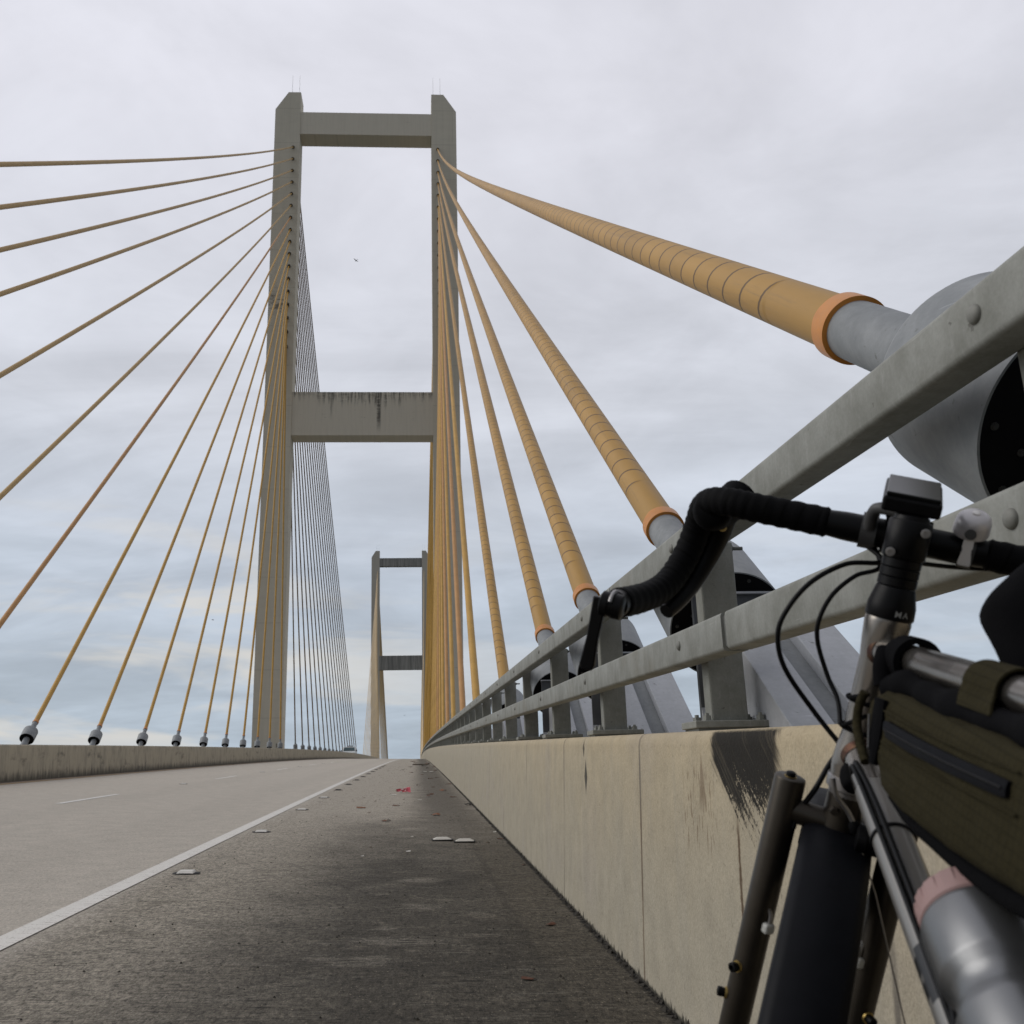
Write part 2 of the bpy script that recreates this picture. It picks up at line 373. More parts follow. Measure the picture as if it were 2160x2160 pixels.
M_HEAD = plain('weathered_bolt_zinc', (0.185, 0.185, 0.165), 0.62, 0.15, var=0.35, scale=90)
M_GALV_DK = plain('dull_galvanised_steel', (0.15, 0.155, 0.145), 0.65, 0.2, var=0.3, scale=18)
M_STEM_ROD = plain('thin_metal_rod', (0.25, 0.25, 0.25), 0.5, 0.6)

# bicycle
M_RAW = plain('clear_coated_raw_steel', (0.24, 0.222, 0.20), 0.25, 0.92, var=0.06, scale=25)
def m_fork(nt):
    x, y, z = nt.sep(nt.obj())
    n = nt.noise(nt.comb(x, y, z), 35.0, 5, 0.6)
    return {'Base Color': nt.scale_col(nt.mix(n, (0.075, 0.066, 0.054), (0.048, 0.041, 0.033)), 1.0), 'Roughness': 0.36, 'Metallic': 0.85}
M_FORK = material('bronze_tinted_raw_steel', m_fork)
def m_weld(nt):
    x, y, z = nt.sep(nt.obj())
    n = nt.noise(nt.comb(x, y, z), 110.0, 4, 0.6)
    return {'Base Color': nt.ramp(n, [(0.3, (0.03, 0.025, 0.025)), (0.5, (0.075, 0.032, 0.020)), (0.7, (0.12, 0.075, 0.04))]), 'Roughness': 0.4, 'Metallic': 0.75, 'Normal': nt.bump(n, 0.3, 0.001)}
M_WELD = material('heat_tinted_weld', m_weld)
def m_tape(nt):
    x, y, z = nt.sep(nt.uv())
    fr = (y / 0.019 + x).fract(); ob = nt.noise(nt.obj(), 500.0, 3, 0.6)
    ln = nt.ss(0.10, 0.03, fr.mn(1.0 - fr))
    c = nt.mix(ln * 0.8, (0.0045, 0.0045, 0.005), (0.001, 0.001, 0.001))
    return {'Base Color': c, 'Roughness': 0.72, 'Specular IOR Level': 0.07, 'Normal': nt.bump(fr * 0.8 + ob * 0.2, 0.5, 0.0022)}
M_TAPE = material('black_bar_tape', m_tape)
M_BLACK = plain('satin_black_anodised', (0.0035, 0.0035, 0.004), 0.40, 0.0, var=0.3, scale=80, spec=0.16)
M_RUBBER = plain('black_rubber', (0.004, 0.004, 0.0045), 0.75, var=0.3, scale=120, spec=0.06)
M_FENDER = plain('matt_black_plastic', (0.0045, 0.005, 0.007), 0.52, var=0.4, scale=60, spec=0.11)
M_SILVER = plain('brushed_aluminium', (0.36, 0.35, 0.345), 0.36, 0.85, var=0.1, scale=90)
M_BELL = plain('anodised_silver_bell', (0.62, 0.60, 0.615), 0.40, 0.25, var=0.06, scale=60)
M_CHROME = plain('polished_steel', (0.75, 0.73, 0.71), 0.28, 0.3, var=0.05)
M_BRIGHT = plain('pale_print', (0.24, 0.24, 0.23), 0.6)
M_BRASS = plain('brass_washer', (0.42, 0.30, 0.10), 0.4, 0.8)
M_WHITE = plain('white_plastic', (0.50, 0.50, 0.47), 0.5, var=0.1)
M_GLASS = plain('dark_glossy_screen', (0.008, 0.0085, 0.008), 0.22, 0.0, var=0.35, scale=9, spec=0.16)
def m_rip(col):
    def f(nt):
        x, y, z = nt.sep(nt.obj())
        a = nt.ss(0.26, 0.08, ((x * 0.96 + z * 0.25) * 130.0).fract()); b = nt.ss(0.26, 0.08, ((z * 0.96 - x * 0.25) * 130.0).fract())
        n = nt.noise(nt.obj(), 22.0, 5, 0.65); n2 = nt.noise(nt.obj(), 300.0, 3, 0.6)
        g = a.mx(b)
        c = nt.mix((g * 0.5).clamp(), col, tuple(k * 0.45 for k in col))
        c = nt.scale_col(c, 0.65 + n * 0.5 + n2 * 0.25)
        return {'Base Color': c, 'Roughness': 0.9, 'Specular IOR Level': 0.08, 'Normal': nt.bump(n * 1.5 + g * 0.15, 0.6, 0.005)}
    return f
M_OLIVE = material('olive_ripstop_fabric', m_rip((0.028, 0.0240, 0.0118)))
M_CLOTH = plain('black_fabric', (0.003, 0.003, 0.0037), 0.9, var=0.5, scale=60, bump=0.5, spec=0.08)
M_ZIP = plain('coated_black_zip', (0.0032, 0.0034, 0.005), 0.55, var=0.4, scale=50, spec=0.07)
def m_bottle(nt):
    n = nt.noise(nt.obj(), 260.0, 3, 0.6)
    return {'Base Color': (0.20, 0.204, 0.208), 'Roughness': 0.32 + n * 0.10, 'Metallic': 0.85, 'Normal': nt.bump(n, 0.05, 0.0005)}
M_BOTTLE = material('bead_blasted_aluminium', m_bottle)
M_PINK = plain('pale_pink_plastic', (0.30, 0.19, 0.178), 0.55, var=0.12, scale=30)
def m_dt(nt):
    x, y, z = nt.sep(nt.uv())
    bits = nt.math('SINE', y * 95.0) + nt.math('SINE', y * 163.0 + 1.0) * 0.6
    up = nt.ss(0.17, 0.19, y) * nt.ss(0.1, 0.2, bits + (x - 0.35) * 0.8) * 1.0
    return {'Base Color': nt.mix(up, (0.27, 0.26, 0.245), (0.012, 0.012, 0.013)), 'Roughness': 0.35, 'Metallic': nt.math('SUBTRACT', 0.6, up * 0.6)}
M_LEAF = plain('dry_brown_leaf', (0.10, 0.040, 0.020), 0.8, var=0.7, scale=60)
M_LEAF2 = plain('orange_brown_leaf', (0.20, 0.075, 0.028), 0.8, var=0.6, scale=60)
M_DIRT = plain('dark_dirt', (0.028, 0.024, 0.018), 0.95, var=0.6, scale=50)
M_STICK = plain('grey_brown_wood', (0.09, 0.065, 0.045), 0.9, var=0.5, scale=20)
M_PAPER = plain('white_litter', (0.52, 0.50, 0.45), 0.7, var=0.15)
M_MARK = plain('white_ceramic_marker', (0.60, 0.58, 0.53), 0.5, var=0.22, scale=30)
M_TAR = plain('black_adhesive', (0.022, 0.021, 0.02), 0.8, var=0.4)
def m_wrap(nt):
    x, y, z = nt.sep(nt.uv())
    n = nt.noise(nt.comb(x, y, 0.0), 5.0, 3, 0.6)
    k = nt.ss(0.25, 0.15, (x - 0.45).abs()) * nt.ss(0.46, 0.56, n)
    c = nt.mix(k, nt.mix(nt.ss(0.6, 0.9, x), (0.42, 0.012, 0.03), (0.66, 0.10, 0.14)), (0.55, 0.5, 0.48))
    c = nt.mix(nt.ss(0.42, 0.34, n) * nt.ss(0.75, 0.5, x), c, (0.05, 0.012, 0.01))
    return {'Base Color': c, 'Roughness': 0.3, 'Specular IOR Level': 0.6}
M_WRAP = material('glossy_red_foil', m_wrap)
M_CAR = plain('white_car_paint', (0.62, 0.64, 0.64), 0.35, var=0.05)
M_WIND = plain('tinted_windscreen', (0.03, 0.06, 0.065), 0.15, var=0.2)
M_GREY = plain('dark_grey_plastic', (0.05, 0.05, 0.05), 0.6)
M_BIRD = plain('dark_bird_feathers', (0.05, 0.048, 0.045), 0.8, var=0.4)
def m_water(nt):
    n = nt.noise(nt.obj(), 0.05, 5, 0.6)
    return {'Base Color': (0.06, 0.075, 0.07), 'Roughness': 0.22, 'Normal': nt.bump(n, 0.3, 1.0)}
M_WATER = material('muddy_river_water', m_water)

# ------------------------------------------------------------------ mesh builder
class MB:
    def __init__(self): self.v = []; self.f = []; self.uv = {}
    def add(self, vs, fs):
        o = len(self.v); self.v += [Vector(p) for p in vs]
        self.f += [tuple(i + o for i in q) for q in fs]
        return o
    def box(self, c, s, M=None):
        """box centred c of size s, axes of matrix M (3x3)"""
        M = M or Matrix.Identity(3); c = Vector(c)
        vs = [c + M @ Vector((sx * s[0] / 2, sy * s[1] / 2, sz * s[2] / 2)) for sx in (-1, 1) for sy in (-1, 1) for sz in (-1, 1)]
        self.add(vs, [(0, 1, 3, 2), (4, 6, 7, 5), (0, 4, 5, 1), (2, 3, 7, 6), (0, 2, 6, 4), (1, 5, 7, 3)])
    def hexa(self, vs):
        """8 corners: bottom 4 ccw, top 4 ccw"""
        self.add(vs, [(3, 2, 1, 0), (4, 5, 6, 7), (0, 1, 5, 4), (1, 2, 6, 5), (2, 3, 7, 6), (3, 0, 4, 7)])
    def prism(self, poly, ext):
        n = len(poly); e = Vector(ext)
        vs = [Vector(p) for p in poly] + [Vector(p) + e for p in poly]
        self.add(vs, [tuple(range(n))[::-1], tuple(range(n, 2 * n))] + [(i, (i + 1) % n, n + (i + 1) % n, n + i) for i in range(n)])
    def tube(self, path, r, seg=12, caps=True, up=None):
        path = [Vector(p) for p in path]; n = len(path)
        rs = r if isinstance(r, (list, tuple)) else [r] * n
        o = len(self.v); L = 0.0
        t0 = (path[1] - path[0]).normalized()
        a = t0.cross(Vector(up) if up else Vector((0, 0, 1)))
        if a.length < 1e-3: a = t0.cross(Vector((0, 1, 0)))
        a.normalize()
        lens = []
        for i, p in enumerate(path):
            t = (path[min(i + 1, n - 1)] - path[max(i - 1, 0)])
            if t.length < 1e-9: t = t0
            t.normalize(); a = (a - t * a.dot(t)).normalized(); b = t.cross(a)
            if i: L += (p - path[i - 1]).length
            lens.append(L)
            for k in range(seg):
                an = 2 * pi * k / seg
                self.v.append(p + (a * math.cos(an) + b * math.sin(an)) * rs[i])
        for i in range(n - 1):
            for k in range(seg):
                k2 = (k + 1) % seg
                q = (o + i * seg + k, o + i * seg + k2, o + (i + 1) * seg + k2, o + (i + 1) * seg + k)
                self.uv[len(self.f)] = [(k / seg, lens[i]), ((k + 1) / seg, lens[i]), ((k + 1) / seg, lens[i + 1]), (k / seg, lens[i + 1])]
                self.f.append(q)
        if caps:
            self.f.append(tuple(o + k for k in range(seg))[::-1]); self.f.append(tuple(o + (n - 1) * seg + k for k in range(seg)))
    def lathe(self, base, axis, prof, seg=24, caps=True):
        """prof: (distance along axis, radius)"""
        ax = Vector(axis).normalized(); base = Vector(base)
        a = ax.cross(Vector((0, 0, 1)))
        if a.length < 1e-3: a = ax.cross(Vector((0, 1, 0)))
        a.normalize(); b = ax.cross(a); o = len(self.v); n = len(prof)
        for (s, r) in prof:
            for k in range(seg):
                an = 2 * pi * k / seg
                self.v.append(base + ax * s + (a * math.cos(an) + b * math.sin(an)) * max(r, 1e-5))
        for i in range(n - 1):
            for k in range(seg):
                k2 = (k + 1) % seg
                self.f.append((o + i * seg + k, o + i * seg + k2, o + (i + 1) * seg + k2, o + (i + 1) * seg + k))
        if caps:
            self.f.append(tuple(o + k for k in range(seg))[::-1]); self.f.append(tuple(o + (n - 1) * seg + k for k in range(seg)))
    def sweep(self, profs, closed=True, caps=True):
        """list of profiles with equal point counts"""
        o = len(self.v); m = len(profs[0]); n = len(profs)
        for p in profs: self.v += [Vector(q) for q in p]
        kk = m if closed else m - 1
        for i in range(n - 1):
            for k in range(kk):
                k2 = (k + 1) % m
                self.f.append((o + i * m + k, o + (i + 1) * m + k, o + (i + 1) * m + k2, o + i * m + k2))
        if caps and closed:
            self.f.append(tuple(o + k for k in range(m))); self.f.append(tuple(o + (n - 1) * m + k for k in range(m))[::-1])
    def mesh(self, name, mat, smooth=None):
        me = bpy.data.meshes.new(name)
        me.from_pydata([tuple(v) for v in self.v], [], self.f)
        if self.uv:
            ul = me.uv_layers.new(name='UVMap'); 
            for p in me.polygons:
                if p.index in self.uv:
                    for li, c in zip(p.loop_indices, self.uv[p.index]): ul.data[li].uv = c
        bm = bmesh.new(); bm.from_mesh(me); bmesh.ops.recalc_face_normals(bm, faces=bm.faces); bm.to_mesh(me); bm.free()
        me.materials.append(mat)
        if smooth:
            for p in me.polygons: p.use_smooth = True
            me.set_sharp_from_angle(angle=rad(smooth))
        me.update()
        return me
    def build(self, name, mat, parent=None, smooth=None, bevel=0.0, label=None):
        o = bpy.data.objects.new(name, self.mesh(name, mat, smooth)); COL.objects.link(o)
        if parent: o.parent = parent
        if bevel:
            md = o.modifiers.new('edge', 'BEVEL'); md.width = bevel; md.segments = 2; md.limit_method = 'ANGLE'; md.angle_limit = rad(40)
        if label: o['label'] = label
        return o

def tag(o, label, cat, group=None):
    o['label'] = label; o['category'] = cat
    if group: o['group'] = group
    return o
def thing(name, label, cat, loc=(0, 0, 0), group=None, mat=None):
    o = bpy.data.objects.new(name, None); COL.objects.link(o); o.location = loc; o.empty_display_size = 0.1
    if mat is not None: o.matrix_world = mat
    return tag(o, label, cat, group)
def struct(o): o['kind'] = 'structure'; return o
def copy_tree(o, parent=None):
    c = o.copy(); COL.objects.link(c); c.parent = parent
    for ch in list(o.children): copy_tree(ch, c)
    return c

# ------------------------------------------------------------------ road and deck
YS = [-12 + 0.5 * i for i in range(0, 124)] + [50 + 2.5 * i for i in range(0, 141)]
YS = sorted(set(round(v, 3) for v in YS))
b = MB(); xs = [-12.95, XL - 0.2, XL, XD, XW, -0.8, 0.0, XB + 0.2, 1.62]
prof = lambda y: [(x, y, zr(x, y)) for x in xs] + [(1.62, y, zr(1.62, y) - 0.9), (-1.5, y, zr(0, y) - 2.6), (-9.8, y, zr(-9.8, y) - 2.6), (-12.95, y, zr(-12.95, y) - 0.9)]
b.sweep([prof(y) for y in YS])
road = struct(b.build('road', M_ROAD))
def strip(x0, x1, y0, y1, dz, step=0.5):
    m = MB(); n = max(1, int((y1 - y0) / step)); yy = [y0 + (y1 - y0) * i / n for i in range(n + 1)]
    m.sweep([[(x0, y, zr(x0, y) + dz), (x1, y, zr(x1, y) + dz)] for y in yy], closed=False)
    return m
strip(XW - 0.058, XW + 0.058, -10, 215, 0.004).build('edge_line', M_PAINT, road)
strip(XL + 0.35, XL + 0.46, -10, 215, 0.004).build('yellow_line', M_YELLOW, road)
for k in range(-1, 20):
    y0 = 13.4 + 10.15 * k
    strip(XD - 0.05, XD + 0.05, y0, y0 + 2.6, 0.004).build('lane_dash', M_DASH, road)

# river far below
b = MB(); b.add([(-6000, -4000, -42), (6000, -4000, -42), (6000, 9000, -42), (-6000, 9000, -42)], [(0, 1, 2, 3)])
struct(b.build('river', M_WATER))

# ------------------------------------------------------------------ concrete barriers
YB = [-6 + 0.35 * i for i in range(80)] + [22 + 1.5 * i for i in range(140)]
def bprof(y):
    P = [(XB, 0.0), (XB + 0.012, 0.27), (XB + 0.024, 0.55), (XB + 0.0325, 0.765), (XB + 0.037, 0.785), (XB + 0.046, 0.799), (XB + 0.06, 0.805), (XB + 0.40, 0.805), (XB + 0.42, 0.78), (XB + 0.44, -0.02)]
    return [(x, y, zr(0.77, y) + d + (zr(XB, y) - zr(0.77, y) - 0.01 if d == 0 else 0)) for x, d in P]
b = MB(); b.sweep([bprof(y) for y in YB])
tag(b.build('concrete_barrier', M_BARRIER, smooth=35), 'tan concrete barrier with black scrape, running under the steel railing beside the shoulder', 'barrier')
def mprof(y):
    P = [(XL, -0.02), (XL - 0.03, HL - 0.03), (XL - 0.05, HL), (XL - 0.33, HL), (XL - 0.36, -0.02)]
    return [(x, y, zr(XL, y) + d) for x, d in P]
b = MB(); b.sweep([mprof(y) for y in YB])
tag(b.build('concrete_barrier', M_MEDIAN), 'long stained concrete barrier without railing on the far left side of the traffic lanes', 'barrier')

# dark moss tufts along the foot of the barrier
b = MB()
for i in range(900):
    y = 0.6 + 30 * random.random() ** 1.7; dz = zr(XB, y)
    h = random.uniform(0.004, 0.016) * (2.0 if random.random() < 0.06 else 1); w = random.uniform(0.006, 0.022); xo = random.uniform(-0.022, 0.006)
    b.add([(XB + xo, y - w, dz + 0.001), (XB + xo + random.uniform(-.006, .004), y + w, dz + 0.001), (XB + xo + 0.008, y + random.uniform(-w, w), dz + h), (XB + xo - 0.012, y + random.uniform(-w, w), dz + 0.001)], [(0, 1, 2), (0, 2, 3), (1, 3, 2)])
o = tag(b.build('moss', M_DIRT), 'dark moss and dirt along the foot of the tan barrier', 'moss'); o['kind'] = 'stuff'

# ------------------------------------------------------------------ steel railing on the right barrier
rail = thing('guardrail', 'galvanised two bar steel railing bolted on posts along the right barrier top', 'railing', (0.98, 3.03, zr(0.98, 3.03) + 0.805))
RL = Vector(rail.location)
def railbar(x0, x1, d0, d1, y0, y1, r=0.010):
    n = max(2, int((y1 - y0) / 1.2)); yy = [y0 + (y1 - y0) * i / n for i in range(n + 1)]; m = MB()
    def pr(y):
        z = zr(0.85, y); out = []
        for (cx, cz, a0) in ((x0 + r, d0 + r, 180), (x1 - r, d0 + r, 270), (x1 - r, d1 - r, 0), (x0 + r, d1 - r, 90)):
            for k in range(4):
                an = rad(a0 + 30 * k); out.append(Vector((cx + r * math.cos(an), y, z + cz + r * math.sin(an))) - RL)
        return out
    m.sweep([pr(y) for y in yy])
    return m
YJ = [-3.2, 2.572] + [2.572 + 9.66 * k for k in range(1, 24)]
for y0, y1 in zip(YJ, YJ[1:]):
    railbar(0.85, 0.926, 1.348, 1.449, y0 + (1.5 if y0 > 2 else 0), y1 + 1.5 - 0.014, 0.011).build('top_rail', M_GALV, rail, smooth=40)
    railbar(0.85, 0.926, 1.020, 1.128, y0 + 0.019, y1 - 0.019, 0.011).build('bottom_rail', M_GALV, rail, smooth=40)
    railbar(0.858, 0.918, 1.028, 1.120, y1 - 0.12, y1 + 0.12, 0.008).build('rail_sleeve', M_GALV_DK, rail, smooth=40)
def post_mesh():
    m = MB(); m.box((0.986, 0, 1.125), (0.118, 0.070, 0.585)); me = m.mesh('post', M_GALV)
    return me
pm = post_mesh()
m = MB(); m.box((0.9875, 0, 0.827), (0.255, 0.165, 0.022)); plate_me = m.mesh('base_plate', M_GALV)
m = MB(); m.box((0.9875, 0.0, 0.8105), (0.235, 0.15, 0.011)); shim_me = m.mesh('shim', M_GALV_DK)
def dome(m, c, r, h, ax=(-1, 0, 0), seg=16):
    m.lathe(c, ax, [(-0.002, r), (h * 0.25, r * 0.99), (h * 0.6, r * 0.84), (h * 0.88, r * 0.55), (h, 0.001)], seg)
m = MB(); dome(m, (0.85, 0, 1.402), 0.016, 0.009); tb_me = m.mesh('bolt_head', M_HEAD, 50)
m = MB(); dome(m, (0.85, 0, 1.080), 0.016, 0.009); bb_me = m.mesh('bolt_head', M_HEAD, 50)
END = [(0, 0.013), (0.010, 0.013), (0.0102, 0.0065), (0.045, 0.0065)]
m = MB(); m.lathe((1.044, 0, 1.402), (1, 0, 0), END, 8); nut_me = m.mesh('bolt_end', M_GALV_DK)
m = MB(); m.lathe((1.044, 0, 1.080), (1, 0, 0), END, 8); nut2_me = m.mesh('bolt_end', M_GALV_DK)
m = MB(); m.lathe((0, 0, 0.838), (0, 0, 1), [(0, 0.017), (0.003, 0.017), (0.0032, 0.013), (0.016, 0.013), (0.0162, 0.007), (0.024, 0.007)], 6); anch_me = m.mesh('anchor_bolt', M_GALV)
def inst(name, me, parent, loc, bev=0):
    o = bpy.data.objects.new(name, me); COL.objects.link(o); o.parent = parent; o.location = loc
    if bev:
        md = o.modifiers.new('edge', 'BEVEL'); md.width = bev; md.segments = 2; md.limit_method = 'ANGLE'
    return o
NPOST = 100
for k in range(-1, NPOST - 1):
    y = 3.03 + 1.765 * k; L = Vector((0, y, zr(0.85, y))) - RL
    p = inst('post', pm, rail, L, 0.006 if k < 12 else 0)
    inst('base_plate', plate_me, p, (0, 0, 0), 0.003 if k < 8 else 0)
    if k < 40:
        inst('bolt_head', tb_me, p, (0, 0, 0)); inst('bolt_head', bb_me, p, (0, 0, 0)); inst('bolt_end', nut_me, p, (0, 0, 0)); inst('bolt_end', nut2_me, p, (0, 0, 0))
    if k < 10:
        for bx, by in ((0.905, -0.055), (0.905, 0.055), (1.075, -0.055), (1.075, 0.055)): inst('anchor_bolt', anch_me, p, (bx, by, 0))
        inst('shim', shim_me, p, (0, 0, 0))
m = MB()
for k in range(NPOST - 1, 128):
    y = 3.03 + 1.765 * k; m.box(Vector((0.986, y, zr(0.85, y) + 1.125)) - RL, (0.118, 0.07, 0.585)); m.box(Vector((0.9875, y, zr(0.85, y) + 0.827)) - RL, (0.255, 0.165, 0.022))
m.build('distant_post', M_GALV, rail)['kind'] = 'stuff'

# ------------------------------------------------------------------ towers
def tower(y0, label, near):
    t = thing('bridge_tower', label, 'bridge tower', (XC, y0 + T / 2, -42), group='concrete H shaped bridge towers')
    O = Vector(t.location); mt = M_TOWER if near else M_FARTOWER
    for s in (-1, 1):
        pts = lambda y: [Vector((XC + s * wi(-42), y, -42)), Vector((XC + s * wo(-42), y, -42)), Vector((XC + s * wo(ZS), y, ZS)),
                         Vector((XC + s * (wi(ZT) + 1.42), y, ZT)), Vector((XC + s * wi(ZT), y, ZT))]
        m = MB(); m.prism([p - O for p in pts(y0)], (0, T, 0)); leg = m.build('leg', mt, t)
        for q in (0.22, 1.05):
            m = MB(); c = Vector((XC + s * (wi(ZT) + q), y0 + 0.25, ZT)) - O
            m.tube([c, c + Vector((0, 0, 2.5))], [0.020, 0.012], 5); m.build('lightning_rod', M_STEM_ROD, leg)
    for k, (zt, zb) in enumerate(((74.468, 71.525), (39.654, 34.788))):
        m = MB(); yf, yb = y0 + 0.06, y0 + T - 0.06
        c = [Vector((XC + sx * (wi(z) - 0.003), y, z)) - O for z in (zb, zt) for (sx, y) in ((-1, yf), (1, yf), (1, yb), (-1, yb))]
        m.hexa(c)
        m.build('crossbeam', (M_BEAM, M_BEAM_STAINED)[k] if near else M_FARBEAM, t)
    return t
tower(D, 'near concrete H shaped bridge tower with black stained middle crossbeam', True)
tower(D2, 'small distant concrete H shaped bridge tower framed by the nearer one', False)

# maintenance fence at the foot of the left leg
mf = thing('pipe_fence', 'tiny dark pipe fence behind the far barrier at the left tower leg', 'fence', (-13.3, D - 1.0, zr(-13.3, D)))
for i in range(4):
    m = MB(); m.tube([(i * 0.14, 0, 0), (i * 0.14, 0, 1.42 - 0.06 * i)], 0.025, 6); m.build('post', M_GREY, mf)
for z in (0.95, 1.12, 1.28):
    m = MB(); m.tube([(-0.05, 0, z), (0.50, 0, z)], 0.02, 6); m.build('rail', M_GREY, mf)

# ------------------------------------------------------------------ stay cables
ORD = ['topmost', 'second', 'third', 'fourth', 'fifth', 'sixth', 'seventh', 'eighth', 'ninth', 'tenth', 'eleventh', 'twelfth', 'thirteenth', 'fourteenth', 'fifteenth', 'sixteenth', 'lowest']
S0R = [0.57, 0.40, 0.37, 0.35, 0.22, 0.12, 0.08] + [0.0] * 10
DISC_ME = {}
def cable(A, B, label, group, side, i, detail, mat):
    """A tower end, B deck work point, both world; detail 2 close-up, 1 near, 0 far"""
    A, B = Vector(A), Vector(B); ln = (A - B).length
    def P(s):
        t = s / ln; q = B + (A - B) * t; q.z -= SAG * (ln / 100) ** 2 * 4 * t * (1 - t)
        return q
    dr = (P(0.6) - P(0)).normalized()
    c = thing('stay_cable', label, 'stay cable', tuple(B), group)
    O = B
    s0 = (S0R[i] if side > 0 else -0.04)
    run = 1.11 if (side > 0 and i < 4) else 0.87
    sc = s0 + run
    n, seg = ((90, 24), (40, 12), (24, 6))[2 - detail]
    ss = [sc + (ln - sc) * (k / n) ** (1.6 if detail else 1.0) for k in range(n + 1)]
    m = MB(); m.tube([P(s) - O for s in ss], 0.0815 if detail else 0.072, seg, caps=False); m.build('sheath', mat, c, smooth=60)
    seg2 = (80, 24, 8)[2 - detail]
    base = P(s0) - O
    if detail:
        m = MB(); m.lathe(base, dr, [(run - 0.085, 0.083), (run - 0.083, 0.0965), (run - 0.005, 0.0965), (run + 0.015, 0.084), (run + 0.03, 0.0825)], seg2, caps=False); m.build('collar', M_COLLAR, c, smooth=35)
        m = MB(); m.lathe(base, dr, [(0.47, 0.0835), (run + 0.01, 0.0835)], seg2, caps=False); m.build('guide_pipe', M_PIPE, c, smooth=40)
    R = 0.228
    m = MB(); m.lathe(base, dr, [(0.012, R - 0.005), (-0.002, R - 0.005), (-0.002, R), (0.385, R), (0.40, R - 0.006), (0.50, 0.12), (0.56, 0.0845)] if detail else [(0, R), (0.4, R), (0.55, 0.085), (0.9, 0.08)], seg2, caps=False); m.build('socket', M_PIPE, c, smooth=30)
    m = MB(); m.lathe(base, dr, [(0.000, R - 0.0055), (0.0, R - 0.006), (0.0001, 0.001)], seg2, caps=False); dsc = m.build('end_disc', M_DISC, c)
    if detail == 2:
        a = dr.cross(Vector((0, 0, 1))).normalized(); b2 = dr.cross(a)
        for k in range(10 if i < 4 else 0):
            for rr_, off in ((0.20, 0), (0.150, 0.3)):
                m = MB()
                an = 2 * pi * k / 10 + off
                m.lathe(base + (a * math.cos(an) + b2 * math.sin(an)) * rr_, -dr, [(0, 0.0075), (0.003, 0.0075), (0.0031, 0.0045), (0.006, 0.0045)], 10)
                m.build('bolt', M_BOLT, dsc)
    # stay continues below the disc into the deck anchorage
    if side > 0 and detail == 2:
        nb = Vector((1, 0, 0)).cross(dr).normalized()
        if nb.z < 0: nb = -nb
        Mx = Matrix((Vector((1, 0, 0)), dr, nb)).transposed()
        x0 = base.x
        L0, L1 = -0.17, -1.75
        if i == 0:
            m = MB(); m.tube([base + dr * 0.02, base - dr * 1.35], 0.095, 20); m.build('anchor_pipe', M_PIPE, c, smooth=50)
        if i > 0:
            for (xa, w, nz, hh, mt) in ((-0.045, 0.135, -0.03, 0.36, M_FRAME_ST), (0.195, 0.165, -0.03, 0.36, M_FRAME_ST), (0.06, 0.11, -0.055, 0.33, M_PIPE)):
                m = MB(); m.box(base + dr * ((L0 + L1) / 2) + Vector((xa, 0, 0)) + nb * nz, (w, abs(L1 - L0) - (0.0 if w > 0.12 else 0.02), hh), Mx)
                m.build('anchor_beam', mt, c, bevel=0.004)
            tp = base + dr * L0
            m = MB(); m.box(tp + Vector((0.02, 0.03, -0.08)), (0.37, 0.022, 0.56)); m.build('bearing_plate', M_FRAME_SHADED, c)
            m = MB(); m.box(tp + Vector((0.02, 0.022, 0.204)), (0.376, 0.045, 0.008)); m.build('plate_lip', M_FRAME_ST, c)
            m = MB(); m.prism([tp + Vector((-0.165, 0.018, -0.22)), tp + Vector((-0.165, -0.10, -0.46)), tp + Vector((-0.165, 0.018, -0.46))], (0.03, 0, 0)); m.build('gusset', M_FRAME_ST, c)
    elif detail:
        m = MB(); m.tube([base + dr * 0.02, base - dr * 1.3], 0.10, 12); m.build('anchor_pipe', M_PIPE, c, smooth=50)
    if detail:
        q = A - O; d2 = (P(ln * 0.999) - P(ln)).normalized()
        m = MB(); m.lathe(q, d2, [(-0.2, 0.17), (0.16, 0.17), (0.16, 0.12), (0.1, 0.11)], 14); m.build('hole_sleeve', M_SLEEVE, c, smooth=40)
    return c
def wp(side, y): x = XC + side * WD; return (x, y, zr(x, y) + 1.0)
YD = [6.4 * (16 - i) + 4.4 for i in range(17)]
for side in (-1, 1):
    sn = 'left' if side < 0 else 'right'
    for i in range(17):
        det = 2 if (side > 0 and i < 7) else 1
        if side > 0: mat = CABLE_PINKF if i in (6, 8, 11) else (CABLE_NEAR if i < 5 else CABLE_FAR)
        else: mat = CABLE_PINKF if i == 6 else (CABLE_TANF if i < 6 else CABLE_FAR)
        cable((XC + side * WC, D, ZA[i]), wp(side, CY[i]), '%s ochre stay cable down from the near tower %s leg towards the viewer' % (ORD[i], sn), 'stay cables of the near tower', side, i, det, mat)
        cable((XC + side * WC, D + T, ZA[i]), wp(side, D + T + YD[i]), '%s thin stay cable of the fan behind the near tower %s leg' % (ORD[i], sn), 'stay cables behind the near tower', -1, i, 0, CABLE_BACKLIT if side < 0 else CABLE_FAR)
        cable((XC + side * WC, D2, ZA[i]), wp(side, D2 - YD[i]), 'thin pale stay cable merging into the fan of the distant tower %s leg' % sn, 'stay cables in front of the distant %s leg' % sn, -1, i, 0, CABLE_FARTAN)
        cable((XC + side * WC, D2 + T, ZA[i]), wp(side, D2 + T + (D - CY[i])), 'hair thin stay cable on the far side of the distant tower %s leg' % sn, 'stay cables beyond the distant %s leg' % sn, -1, i, 0, CABLE_FARTAN)

